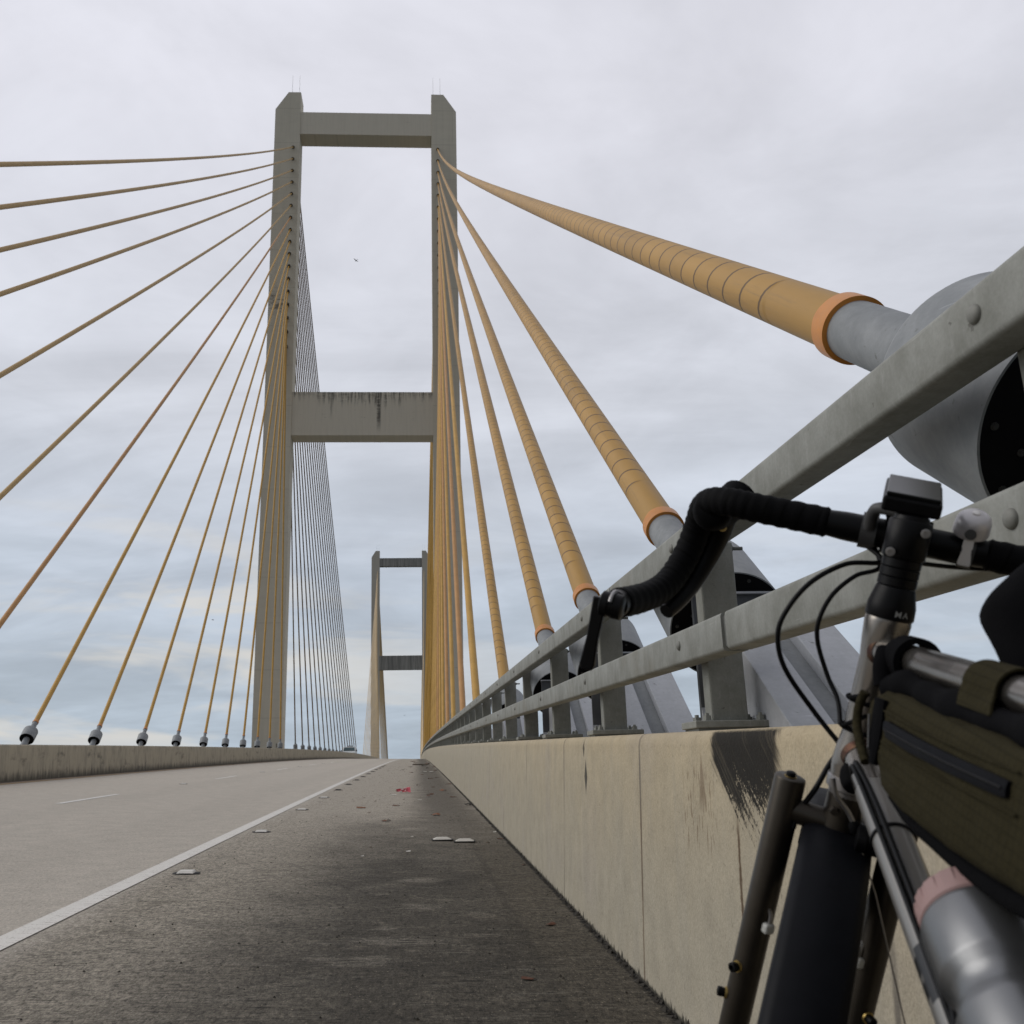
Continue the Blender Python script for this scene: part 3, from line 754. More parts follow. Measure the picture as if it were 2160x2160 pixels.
# ------------------------------------------------------------------ pavement markers, litter
def marker(x, y, label, group, a=0.0, s=1.0):
    t = thing('pavement_marker', label, 'pavement marker', (x, y, zr(x, y) + 0.002), group)
    t.rotation_euler = (math.atan(GRADE), math.atan(CROSS) * 1, a)
    m = MB(); n = 14
    m.lathe((0, 0, 0), (0, 0, 1), [(0, 0.088 * s), (0.003, 0.085 * s), (0.006, 0.075 * s)], n)
    for v in m.v: v.y *= 0.72; v.x *= 1 + random.uniform(-0.05, 0.05)
    m.build('adhesive_pad', M_TAR, t)
    m = MB(); w, d, h = 0.052 * s, 0.050 * s, 0.018
    m.hexa([(-w, -d, .004), (w, -d, .004), (w, d, .004), (-w, d, .004), (-w * .8, -d * .62, h), (w * .8, -d * .62, h), (w * .8, d * .62, h), (-w * .8, d * .62, h)])
    m.build('marker_body', M_MARK if label.find('thin distant') < 0 else M_TAR, t, bevel=0.003)
    return t
my = [6.21, 9.07, 12.16, 14.96, 17.6, 20.2, 22.9, 25.6, 28.4, 31.2, 34.0, 36.8, 39.6, 42.4]
nm = ['closest', 'second closest', 'third closest', 'fourth closest']
for k, y in enumerate(my):
    marker(-1.41, y, '%s white road marker block on the shoulder along the white edge line' % nm[k] if k < 4 else 'thin distant road marker block along the white edge line', 'marker blocks beside the white edge line')
for k, y in enumerate((20.37, 30.52, 40.0, 50.0)):
    marker(XD, y, 'small road marker between two white lane dashes', 'marker blocks between the lane dashes')
def pad(x, y, a, label):
    t = thing('pavement_marker', label, 'pavement marker', (x, y, zr(x, y) + 0.002)); t.rotation_euler = (0, 0, a)
    m = MB(); m.box((0, 0, 0.004), (0.172, 0.150, 0.008)); m.build('adhesive_pad', M_TAR, t)
    m = MB(); w, d, h = 0.077, 0.065, 0.024
    m.hexa([(-w, -d, .008), (w, -d, .008), (w, d, .008), (-w, d, .008), (-w * .55, -d * .55, h), (w * .55, -d * .55, h), (w * .55, d * .55, h), (-w * .55, d * .55, h)])
    m.build('marker_body', M_PAPER, t, bevel=0.003)
pad(0.205, 8.30, 0.05, 'left of two loose white road marker blocks lying side by side on the shoulder')
pad(0.385, 8.16, -0.06, 'right of two loose white road marker blocks lying side by side, nearer the barrier')
for x, lab in ((0.24, 'left one of two far white marker blocks near the barrier'), (0.44, 'right one of two far white marker blocks near the barrier')):
    pad(x, 31.0, 0.0, lab)

def crumple(nx, ny, w, d, h, mat, name, x, y, a, label, cat, group=None, seed=1):
    r = random.Random(seed); m = MB(); vs = []
    for j in range(ny + 1):
        for i in range(nx + 1):
            u, v = i / nx, j / ny
            vs.append(((u - .5) * w * (1 - 0.25 * abs(v - .5)) + r.uniform(-.06, .06) * w, (v - .5) * d * (0.6 + 0.5 * u) + r.uniform(-.06, .06) * d, h * (math.sin(pi * min(1, max(0, v * 0.9 + .05))) * (0.55 + 0.45 * u)) + r.uniform(0, .22) * h))
    fs = [(j * (nx + 1) + i, j * (nx + 1) + i + 1, (j + 1) * (nx + 1) + i + 1, (j + 1) * (nx + 1) + i) for j in range(ny) for i in range(nx)]
    m.add(vs, fs)
    for k, f in enumerate(m.f):
        m.uv[k] = [((q % (nx + 1)) / nx, (q // (nx + 1)) / ny) for q in f]
    o = m.build(name, mat); o.location = (x, y, zr(x, y) + 0.003); o.rotation_euler = (math.atan(GRADE), 0, a)
    md = o.modifiers.new('thick', 'SOLIDIFY'); md.thickness = 0.0012
    return tag(o, label, cat, group)
crumple(8, 6, 0.25, 0.16, 0.085, M_WRAP, 'snack_wrapper', -0.235, 16.6, 0.15, 'crumpled glossy red snack wrapper lying in the middle of the shoulder', 'wrapper', seed=5)
crumple(5, 4, 0.11, 0.06, 0.012, M_PAPER, 'paper_scrap', -0.39, 15.8, 0.1, 'flat white scrap just left of the red wrapper', 'litter', seed=8)
crumple(4, 3, 0.06, 0.04, 0.008, M_PAPER, 'paper_scrap', 0.03, 14.41, 0.4, 'small white scrap closer than the red wrapper and right of it', 'litter', seed=9)
crumple(4, 4, 0.024, 0.02, 0.008, M_PAPER, 'paper_scrap', -0.05, 8.58, 0.4, 'tiny white crumb left of the two loose marker blocks', 'litter', seed=10)
crumple(4, 4, 0.02, 0.02, 0.008, M_PAPER, 'paper_scrap', -0.39, 7.10, 0.4, 'tiny white crumb on the dark shoulder nearer than the loose marker blocks', 'litter', seed=12)
crumple(4, 4, 0.034, 0.025, 0.008, M_MARK, 'paper_scrap', -0.07, 7.41, 0.1, 'tiny beige flake below the two loose marker blocks', 'litter', seed=13)
crumple(4, 4, 0.03, 0.02, 0.01, M_MARK, 'paper_scrap', 0.70, 9.03, 0.1, 'tiny beige flake at the foot of the barrier', 'litter', seed=14)
LV = [(-0.71, 12.49, .12, 1, 'orange brown leaf on the shoulder between the edge line and the red wrapper'), (-0.33, 10.35, .10, 0, 'curled dark brown leaf in the shoulder middle, closer than the red wrapper'),
      (-0.28, 12.95, .10, 0, 'dark brown leaf straight below the red wrapper'), (0.21, 11.23, .13, 1, 'long reddish brown leaf on the dark strip beyond the loose marker blocks'),
      (0.58, 4.45, .05, 0, 'small reddish leaf on the shoulder close to the barrier, nearest the bicycle but one'), (0.37, 3.46, .045, 0, 'little black clump on the shoulder, nearest of all to the bicycle'),
      (0.46, 17.4, .16, 1, 'orange brown leaf cluster near the barrier, level with the red wrapper'), (0.2, 16.0, .12, 0, 'dark leaf pair right of the red wrapper')]
SH = [(-0.57, 11.66, .04), (-0.36, 7.73, .035), (0.18, 15.5, .1), (0.5, 24.98, .1), (0.32, 24.1, .13), (0.13, 27.7, .09), (0.38, 37.0, .2), (0.73, 40.5, .25), (-0.26, 60, .3), (-0.28, 39.6, .16), (0.70, 6.6, .04), (0.70, 8.39, .05), (0.57, 8.08, .045),
      (0.68, 13.21, .16), (0.1, 45, .2), (0.5, 50, .3), (-0.1, 52, .25), (0.6, 33, .2), (-0.4, 22, .06), (0.0, 20, .07), (-0.8, 15, .04), (-0.6, 14, .04), (-0.2, 14.5, .04), (-0.9, 11, .03), (0.3, 42, .25), (-0.5, 34, .1), (-0.2, 30, .12), (0.65, 20.5, .12), (0.55, 15.2, .1), (0.3, 19, .07)]
k = 0
for (x, y, s, mm, lab) in LV:
    crumple(4, 3, s, s * 0.7, s * 0.16, (M_LEAF, M_LEAF2)[mm], 'dry_leaf', x, y, random.uniform(0, 6), lab, 'leaf', 'dry leaves on the shoulder', seed=30 + k); k += 1
for (x, y, s) in SH:
    crumple(4, 3, s, s * 0.6, s * 0.14, random.choice((M_LEAF, M_LEAF, M_DIRT)), 'dry_leaf', x, y, random.uniform(0, 6), 'small dark dry leaf scrap scattered on the road shoulder', 'leaf', 'dry leaves on the shoulder', seed=30 + k); k += 1
m = MB(); m.tube([(-0.2, 45.1, zr(0, 45.1) + 0.02), (0.1, 45.6, zr(0, 45.6) + 0.03), (0.55, 46.3, zr(.5, 46.3) + 0.02)], [0.03, 0.022, 0.015], 7)
tag(m.build('stick', M_STICK), 'long thin stick lying across the far shoulder', 'stick')
b = MB()
for i in range(700):
    x = random.uniform(-1.5, 0.72); y = 2.2 + 40 * random.random() ** 2; s = random.uniform(0.002, 0.006) * (1 + y * 0.03); z = zr(x, y) + 0.0015
    vs = [(x + s * math.cos(a_) * random.uniform(.7, 1.3), y + s * math.sin(a_) * random.uniform(.7, 1.3), z) for a_ in (0, 1.6, 3.1, 4.7)]
    b.add(vs + [(x, y, z + s * 0.9)], [(0, 1, 4), (1, 2, 4), (2, 3, 4), (3, 0, 4)])
o = tag(b.build('grit', M_DIRT), 'dark grit scattered over the shoulder', 'grit'); o['kind'] = 'stuff'

# ------------------------------------------------------------------ oncoming truck behind the left barrier
def pickup(x, y):
    z = zr(x, y)
    t = thing('pickup_truck', 'white truck coming over the crest behind the left barrier', 'truck', (x, y, z)); t.rotation_euler = (math.atan(GRADE - 2 * CURV * y), 0, 0)
    W = 0.95
    prof = [(-2.6, 0.45), (-2.62, 0.95), (-1.5, 1.12), (-1.45, 1.15), (-0.75, 1.78), (0.75, 1.80), (1.1, 1.12), (2.9, 1.12), (2.9, 0.45)]
    m = MB(); m.prism([(-W, py, pz) for py, pz in prof], (2 * W, 0, 0)); m.build('body', M_CAR, t, bevel=0.06)
    m = MB(); m.hexa([(-W * .88, -1.47, 1.19), (W * .88, -1.47, 1.19), (W * .88, -1.38, 1.19), (-W * .88, -1.38, 1.19), (-W * .8, -0.86, 1.71), (W * .8, -0.86, 1.71), (W * .8, -0.76, 1.71), (-W * .8, -0.76, 1.71)]); m.build('windscreen', M_WIND, t)
    for s in (-1, 1):
        m = MB(); m.box((s * (W - .01), 0, 1.45), (0.05, 1.1, 0.42)); m.build('side_window', M_WIND, t)
        m = MB(); m.box((s * 0.65, -2.62, 0.8), (0.34, 0.06, 0.2)); m.build('headlight', M_PAPER, t, bevel=0.02)
        m = MB(); m.box((s * (W + .13), -1.05, 1.22), (0.2, 0.1, 0.24)); m.build('mirror', M_GREY, t, bevel=0.02)
        for yy in (-1.75, 1.75):
            m = MB(); m.lathe((s * (W - .2), yy, 0.38), (s, 0, 0), [(0, .38), (.22, .38), (.24, .34), (.24, .22), (.2, .2), (.2, .001)], 20); m.build('wheel', M_RUBBER, t, smooth=40)
    m = MB(); m.box((0.05, -0.1, 1.88), (0.9, 0.3, 0.13)); m.build('light_bar', M_GREY, t, bevel=0.03)
    m = MB(); m.box((0, -2.66, 0.55), (1.8, 0.12, 0.22)); m.build('bumper', M_GREY, t, bevel=0.03)
    return t
pickup(-10.15, 147.0)

# ------------------------------------------------------------------ birds
def bird(loc, rz, s, label):
    t = thing('bird', label, 'bird', loc, 'birds in flight'); t.rotation_euler = (0.2, 0.3, rz); t.scale = (s, s, s)
    m = MB(); m.lathe((-0.3, 0, 0), (1, 0, 0), [(0, .004), (.08, .035), (.22, .075), (.4, .07), (.52, .045), (.58, .04), (.62, .03), (.68, .006)], 10)
    m.build('body', M_BIRD, t, smooth=60)
    for q in (-1, 1):
        m = MB(); P = [(0.12, 0, .03), (0.16, .25 * q, .16), (0.06, .62 * q, .20), (-0.04, .60 * q, .19), (-0.02, .25 * q, .14), (-.08, 0, .03)]
        m.add(P, [tuple(range(6))]); w = m.build('wing', M_BIRD, t); md = w.modifiers.new('thick', 'SOLIDIFY'); md.thickness = 0.015
    m = MB(); m.add([(-.28, 0, 0), (-.5, .08, .0), (-.5, -.08, 0)], [(0, 1, 2)]); w = m.build('tail', M_BIRD, t); md = w.modifiers.new('thick', 'SOLIDIFY'); md.thickness = 0.012

# ------------------------------------------------------------------ bicycle
H = Vector((0.4741, 0.9219, 0.9028)); PSI, LEAN, STEER = 0.0807, 0.2258, 0.3203
HT, STH, SX, LEGX, CR, AXL = 0.1696, 0.0785, 0.0762, 0.0560, 0.0212, 0.4035
fw = Vector((math.sin(PSI), math.cos(PSI), GRADE)).normalized()
r0 = fw.cross(Vector((0, 0, 1))).normalized(); u0 = r0.cross(fw)
uu = u0 * math.cos(LEAN) + r0 * math.sin(LEAN); ll = uu.cross(fw)
ha = rad(71)
# local bicycle axes: x forward, y left, z up; origin under the head tube on the road
org = H - uu * 0.94
BM = Matrix(((fw.x, ll.x, uu.x, org.x), (fw.y, ll.y, uu.y, org.y), (fw.z, ll.z, uu.z, org.z), (0, 0, 0, 1)))
bike = thing('bicycle', 'raw steel touring bicycle with black drop bars leaning against the right barrier', 'bicycle', mat=BM)
h = Vector((0, 0, 0.94))
av = Vector((-math.cos(ha), 0, math.sin(ha))); nv = Vector((math.sin(ha), 0, math.cos(ha))); lv = Vector((0, 1, 0))
n2 = nv * math.cos(STEER) - lv * math.sin(STEER); l2 = lv * math.cos(STEER) + nv * math.sin(STEER)
hb = h - av * HT
S = lambda o, n, l, a: o + n2 * n + l2 * l + av * a        # steering frame
MS = Matrix((n2, l2, av)).transposed()
def ring(o, ax, r1, w, name, mat, par, seg=28):
    m = MB(); m.lathe(o - ax * (w / 2), ax, [(0, r1), (w * .15, r1 + .0016), (w * .85, r1 + .0016), (w, r1)], seg); return m.build(name, mat, par, smooth=40)
# frame
m = MB()
m.lathe(hb, av, [(0, .0205), (.012, .0215), (.014, .0218), (.03, .0205), (.05, .0182), (HT - .045, .0182), (HT - .025, .0205), (HT - .004, .0222), (HT, .0215)], 32)
tt0 = h - av * 0.035; tt1 = tt0 + Vector((-0.54, 0, -0.1165)); td = (tt1 - tt0).normalized()
dt0 = hb + av * 0.032; dt1 = dt0 + Vector((-0.62, 0, -0.465)); dd = (dt1 - dt0).normalized()
m.tube([tt0, tt1], 0.0147, 24)
m.tube([dt0, dt1], 0.0172, 24)
st = tt1 + Vector((-0.02, 0, 0.05)); m.tube([dt1, st], 0.0155, 20)
rx = dt1 + Vector((-0.44, 0, 0.08))
for s in (-1, 1):
    m.tube([dt1 + lv * 0.03 * s, rx + lv * 0.066 * s], 0.0095, 12); m.tube([tt1 + lv * 0.016 * s, rx + lv * 0.066 * s], 0.008, 12)
m.tube([dt1 - lv * .036, dt1 + lv * .036], 0.021, 20)
frame = m.build('frame', M_RAW, bike, smooth=45)
for (o_, d_, r_) in ((tt0 + td * 0.017, td, 0.0150), (dt0 + dd * 0.020, dd, 0.0176)):
    m = MB(); m.lathe(o_ - d_ * .005, d_, [(-.002, r_ + .0022), (.0015, r_ + .0016), (.004, r_ + .0007), (.006, r_ + .0003)], 28, caps=False); m.build('weld', M_WELD, frame, smooth=60)
# reflections painted along the down tube: cage as black stripes, wall as pale ground
m = MB(); m.tube([dt0 + dd * (0.07 + .01 * k) for k in range(52)], 0.0178, 24, caps=False); m.build('down_tube_reflection', material('striped_tube_reflection', m_dt), bike, smooth=60)
ring(dt0 + dd * 0.135, dd, 0.0179, 0.0035, 'cable_band', M_BLACK, bike)
# headset, spacers, stem
m = MB(); m.lathe(h, av, [(0, .0222), (.002, .0232), (.014, .0226), (.030, .0188), (.032, .0180)], 32); headset = m.build('headset_cup', M_BLACK, bike, smooth=35)
m = MB(); m.lathe(hb, -av, [(-.001, .021), (.0, .0225), (.011, .0222), (.013, .019), (.018, .0185)], 32); m.build('lower_headset_cup', M_SILVER, bike, smooth=35)
ft = bpy.data.curves.new('lettering', 'FONT'); ft.body = 'MA'; ft.size = 0.0085; ft.align_x = 'CENTER'; ft.space_character = 1.25; ft.offset = 0.00012
fo = bpy.data.objects.new('lettering', ft); COL.objects.link(fo)
bpy.context.view_layer.update()
tm = bpy.data.meshes.new_from_object(fo.evaluated_get(bpy.context.evaluated_depsgraph_get())); bpy.data.objects.remove(fo)
vl = -nv * 0.92 + lv * 0.35; c0 = vl - av * vl.dot(av); c0.normalize(); e0 = av.cross(c0)
for v in tm.vertices:
    an = v.co.x / 0.0228 + 0.50; rr_ = 0.0230 - (v.co.y) * 0.04 + .0004
    v.co = h + av * (0.0045 + v.co.y) + (c0 * math.cos(an) + e0 * math.sin(an)) * rr_
tm.materials.clear(); tm.materials.append(M_BRIGHT)
lo = bpy.data.objects.new('lettering', tm); COL.objects.link(lo); lo.parent = headset
m = MB(); z0 = .033
for k in range(3): m.lathe(h, av, [(z0 + .0095 * k, .0178), (z0 + .0095 * k + .0007, .0186), (z0 + .0095 * k + .0084, .0186), (z0 + .0095 * k + .0091, .0178)], 28)
m.build('spacer', M_BLACK, bike, smooth=35)
cl = h + av * STH + n2 * SX
m = MB(); sc_ = h + av * .0615
m.lathe(h, av, [(.0615, .0195), (.063, .0205), (.098, .0205), (.100, .019)], 28)
m.tube([S(h, .0, 0, .078), S(h, .03, 0, .0785), cl - n2 * 0.012], [.0165, .0158, .0175], 20)
m.tube([cl - l2 * .022, cl + l2 * .022], .0205, 24)
m.lathe(h, av, [(.0995, .0175), (.104, .0165), (.105, .012)], 24)
stem = m.build('stem', M_BLACK, bike, smooth=40)
for (n_, l_, a_) in ((-.0205, .013, .0665), (-.0205, -.014, .0905)):
    m = MB(); m.lathe(S(h, n_, l_, a_), -n2, [(0, .0045), (.004, .0045), (.0042, .0025), (.001, .0025)], 12); m.build('bolt', M_SILVER, stem, smooth=40)
for l_ in (-.014, .014):
    m = MB(); m.lathe(S(cl, -.010, l_, .017), av - n2 * .2, [(0, .0048), (.008, .0048), (.0095, .003)], 12); m.build('bolt', M_BLACK, stem, smooth=40)
m = MB(); m.box(S(cl, -.008, 0, .0205), (.030, .046, .004), MS); m.build('clamp_plate', M_BLACK, stem, bevel=.001)
# handlebar
def smooth_path(pts, n=8):
    out = []; P = [Vector(p) for p in pts]
    for i in range(len(P) - 1):
        p0, p1, p2, p3 = P[max(i - 1, 0)], P[i], P[i + 1], P[min(i + 2, len(P) - 1)]
        for k in range(n):
            t = k / n; out.append(0.5 * ((2 * p1) + (p2 - p0) * t + (2 * p0 - 5 * p1 + 4 * p2 - p3) * t * t + (3 * p1 - p0 - 3 * p2 + p3) * t ** 3))
    return out + [P[-1]]
m = MB(); m.tube([S(cl, 0, -.09, 0), S(cl, 0, -.06, 0), S(cl, 0, .06, 0), S(cl, 0, .09, 0)], [.0135, .0159, .0159, .0135], 24); hbar = m.build('handlebar', M_BLACK, bike, smooth=50)
BP = [(0, .078, 0), (.001, .12, 0), (.002, .160, .000), (.008, .186, .000), (.026, .209, -.004), (.050, .221, -.014), (.066, .226, -.034), (.068, .230, -.064), (.054, .236, -.093), (.028, .242, -.113), (-.008, .249, -.123), (-.055, .257, -.127), (-.108, .264, -.127)]
for s in (1, -1):
    pts = smooth_path([S(cl, n_, s * l_, a_) for n_, l_, a_ in BP], 9)
    m = MB(); rr_ = [.0166 + .0006 * math.sin(i * 1.9) for i in range(len(pts))]; rr_[0] = .0150
    m.tube(pts, rr_, 20); m.build('bar_tape', M_TAPE, hbar, smooth=60)
    # brake hood and lever
    hd = smooth_path([S(cl, .020, s * .206, -.012), S(cl, .050, s * .209, -.018), S(cl, .085, s * .203, -.012), S(cl, .116, s * .194, .004), S(cl, .126, s * .191, .013)], 6)
    m = MB(); m.tube(hd, [.019, .021, .0225, .023, .023] + [.0225] * (len(hd) - 9) + [.019, .017, .013, .007], 16); lev = m.build('brake_hood', M_RUBBER, bike, smooth=60)
    lp = smooth_path([S(cl, .092, s * .204, -.020), S(cl, .098, s * .208, -.050), S(cl, .092, s * .215, -.083), S(cl, .074, s * .222, -.112), S(cl, .048, s * .230, -.134), S(cl, .030, s * .236, -.146)], 6)
    m = MB(); m.tube(lp, [.020 - .00036 * i for i in range(len(lp))], 10); m.build('lever_blade', M_BLACK, lev, smooth=60)
    m = MB(); m.lathe(S(cl, .078, s * .196, -.034) - n2 * .012, -n2 + l2 * s * .4, [(0, .005), (.003, .005), (.0035, .003)], 12); m.build('pivot_pin', M_BRASS, lev)
    # bar end shifter
    e = S(cl, -.112, s * .2645, -.127)
    m = MB(); m.tube([e + n2 * .006, e - n2 * .014], .0150, 20); m.lathe(e - n2 * .022 - l2 * s * .013, l2 * s, [(0, .010), (.002, .0135), (.010, .0138), (.0105, .0125), (.016, .0125), (.0165, .0138), (.024, .0135), (.026, .010)], 24); sh = m.build('bar_end_shifter', M_BLACK, bike, smooth=35)
    m = MB(); q = e - n2 * .024 + l2 * s * .013
    m.sweep([[q + l2 * n_ * w + n2 * l_ + av * dz_ for n_, l_ in ((-1, -.004), (1, -.004), (1, .004), (-1, .004))] for w, dz_ in ((.0080, 0.006), (.0070, -.02), (.0065, -.04), (.0075, -.056), (.0082, -.068), (.0060, -.074))]); m.build('shift_lever', M_BLACK, sh, smooth=50, bevel=.0015)
    m = MB(); a0 = [e - n2 * .022 + (n2 * math.cos(t_) + av * math.sin(t_)) * .0150 for t_ in [rad(20 + 14 * k) for k in range(11)]]
    m.tube(a0, .0022, 8); m.build('clamp_strip', M_SILVER, sh, smooth=50)
# computer mount clamp
m = MB(); m.lathe(S(cl, 0, .0285, 0), l2, [(0, .0162), (0, .0195), (.016, .0195), (.016, .0162)], 28, caps=False)
m.tube(smooth_path([S(cl, -.016, .0365, .004), S(cl, -.026, .036, .020), S(cl, -.035, .030, .027), S(cl, -.045, .010, .027)], 5), .0065, 10); m.build('computer_mount', M_GREY, bike, smooth=45)
# bell
bc = S(cl, -.0155, -.059, .021)
m = MB(); m.lathe(S(cl, 0, -.0665, 0), l2, [(0, .0162), (0, .0182), (.013, .0182), (.013, .0162)], 24, caps=False); m.tube([S(cl, -.013, -.060, .010), bc + av * .006], .004, 10)
bell = m.build('bell', M_GREY, bike, smooth=45)
bax_ = (av * .83 - n2 * .56).normalized(); bce = bc + n2 * .006 + av * .003
m = MB(); m.lathe(bce + bax_ * .0195, -bax_, [(-.0002, .0005), (.0, .006), (.0022, .0120), (.006, .0156), (.011, .0170), (.0235, .0175), (.0236, .001)], 32, caps=False); m.build('bell_dome', M_BELL, bell, smooth=50)
m = MB(); m.lathe(bce + bax_ * .0197, bax_, [(-.001, .004), (.0012, .0038), (.0016, .002)], 16); m.build('dome_screw', M_CHROME, bell, smooth=40)
k0 = S(cl, -.0305, -.0575, .010)
m = MB(); m.lathe(k0 + av * .008, -n2, [(0, .0055), (.003, .0055), (.0032, .002)], 16); m.build('clapper_pivot', M_GREY, bell)
m = MB(); m.sweep([[k0 + l2 * a_ * w + n2 * t_ + av * dz_ for a_, t_ in ((-1, 0), (1, 0), (1, .0016), (-1, .0016))] for w, dz_ in ((.0046, .002), (.0050, -.006), (.0040, -.008), (.0062, -.022), (.0052, -.0245))]); m.build('clapper', M_CHROME, bell)
# brake and shift housings
def hose(name, pts, r, mat, n=10):
    m = MB(); m.tube(smooth_path(pts, n), r, 10); return m.build(name, mat, bike, smooth=60)
q = lambda f_, l_, u_: h + Vector((f_, l_, u_))
hose('brake_cable', [S(cl, .012, .05, -.010), q(.038, -.002, .067), q(.037, .035, .056), q(.040, .067, .031), q(.046, .086, 0), q(.052, .092, -.029), q(.062, .078, -.062), q(.068, .040, -.101), q(.060, .006, -.135), q(.047, -.010, -.153), q(.035, -.016, -.18)], .0027, M_BLACK)
hose('brake_cable', [S(cl, .012, .03, -.012), q(.039, .0, .060), q(.041, .023, .046), q(.045, .043, .022), q(.050, .052, -.006), q(.056, .049, -.029), q(.062, .033, -.061), q(.055, .022, -.085), q(.045, .020, -.11)], .0025, M_BLACK)
hose('brake_cable', [q(.060, .006, -.125), q(.068, .018, -.15), q(.073, .028, -.178), q(.079, .040, -.204), q(.082, .043, -.222)], .0028, M_BLACK)
hose('brake_cable', [S(cl, .012, -.10, -.012), S(cl, .002, -.05, -.020), S(cl, -.03, -.01, -.022)], .0025, M_BLACK)
dtp = lambda s_, o_, n_=0.004: dt0 + dd * s_ + lv * o_ + Vector((-0.6, 0, 0.8)) * n_
hose('shift_cable', [q(.052, -.008, -.150), q(.020, .002, -.162), dtp(.045, .016, .012), dtp(.10, .0135, .0155), dtp(.20, .0125, .0165), dtp(.40, .0125, .0165), dtp(.62, .0125, .0165)], .0027, M_BLACK)
hose('shift_cable', [q(.040, .004, -.152), q(.010, .014, -.160), dtp(.050, .019, .010), dtp(.11, .0175, .0115), dtp(.22, .0165, .0125), dtp(.40, .0165, .0125), dtp(.62, .0165, .0125)], .0024, M_BLACK)
m = MB(); m.tube(smooth_path([q(.030, .004, -.150), q(.022, .010, -.160), q(.012, .012, -.172)], 4), [.010, .011, .012, .013, .013, .012, .011, .010, .008][:9], 10); m.build('cable_bundle', M_RUBBER, bike, smooth=60)
# fork
cr = hb - av * CR; fk = MB()
legs = []
for s in (1, -1):
    top = cr + l2 * s * LEGX + av * 0.004
    bot = top - av * 0.36
    fk.lathe(top, -av, [(0, .0140), (.0005, .0152), (.0025, .0159), (.36, .0150)], 28)
    fk.tube(smooth_path([bot + av * .01, bot - av * .03 + n2 * .010, cr - av * AXL + n2 * .045 + l2 * s * .052], 5), .0115, 14)
    fk.tube([cr + l2 * s * .014 - av * .030, cr + l2 * s * (LEGX) - av * .030], .0128, 18)
    legs.append((top, s))
fk.lathe(cr, -av, [(-.014, .0185), (.045, .0190), (.048, .015)], 28)
fork = fk.build('fork', M_FORK, bike, smooth=45)
for top, s in legs:
    m = MB(); m.lathe(top - av * .001, av, [(0, .0065), (.0015, .0065)], 16); m.build('brass_plug', M_BRASS, fork)
    m = MB(); m.lathe(top + av * .0005, av, [(0, .0052), (.004, .0050), (.005, .003)], 16); m.build('plug_cap', M_BLACK, fork, smooth=40)
    outw = l2 * s
    for d_, dr_ in ((.212, -n2 * .80 + outw * .60), (.249, outw * 0.97 - n2 * .24), (.316, -n2 * .80 + outw * .60), (.350, outw * 0.97 - n2 * .24), (.395, -n2 * .80 + outw * .60)):
        dr_ = dr_.normalized(); c_ = top - av * d_ + dr_ * .0145
        m = MB(); m.lathe(c_, dr_, [(0, .0062), (.0022, .0060)], 14); bo = m.build('boss', M_BRASS, fork, smooth=40)
        m = MB(); m.lathe(c_ + dr_ * .002, dr_, [(0, .0045), (.0045, .0052), (.0075, .0048), (.008, .0026), (.005, .0024)], 14); m.build('bolt', M_BLACK, bo, smooth=40)
    for d_ in (.160, .352):
        dr_ = (-n2 * .72 - outw * .69).normalized(); tg = av.cross(dr_)
        c_ = top - av * d_ + dr_ * .0165
        m = MB(); m.box(c_, (.010, .012, .011), Matrix((dr_, tg, av)).transposed()); m.build('cable_clip', M_WHITE, fork, bevel=.0025)
        m = MB(); m.tube(smooth_path([c_ + av * .004 + dr_ * .001, c_ + av * .014, c_ + av * .020 - dr_ * .003 - tg * .002], 4), .0022, 8); m.build('clip_loop', M_SILVER, fork, smooth=60)
# front brake
uu_l = Vector((0, 0, 1)); bk = q(.032, -.016, -.217)
m = MB(); m.lathe(bk - l2 * .014, l2, [(0, .010), (.002, .0135), (.009, .014), (.010, .0115), (.016, .0115), (.017, .014), (.025, .0135), (.027, .009)], 24); brk = m.build('brake_pulley', M_BLACK, bike, smooth=35)
m = MB(); m.tube(smooth_path([q(.029, .027, -.165), q(.033, .020, -.181), q(.037, .006, -.194), q(.039, -.002, -.205)], 6), .0026, 10); m.build('brake_noodle', M_SILVER, brk, smooth=60)
m = MB(); m.lathe(q(.039, -.001, -.202), -uu_l - lv * .35, [(0, .0035), (.003, .0058), (.010, .0056), (.012, .004)], 14); m.build('cable_boot', M_RUBBER, brk, smooth=40)
m = MB(); m.tube([q(.030, -.008, -.226), q(.037, -.029, -.266), q(.068, -.081, -.380)], .0008, 6); m.build('bare_cable', M_SILVER, brk, smooth=60)
m = MB(); m.tube([q(.032, -.016, -.217), q(.060, -.020, -.212), q(.085, -.022, -.205)], .0065, 10); m.build('brake_arm', M_BLACK, brk, smooth=50)
m = MB(); m.lathe(S(cr, -.012, .008, -.012), -n2, [(0, .0055), (.004, .0055), (.006, .004), (.010, .004)], 6); m.build('crown_bolt', M_FORK, bike)
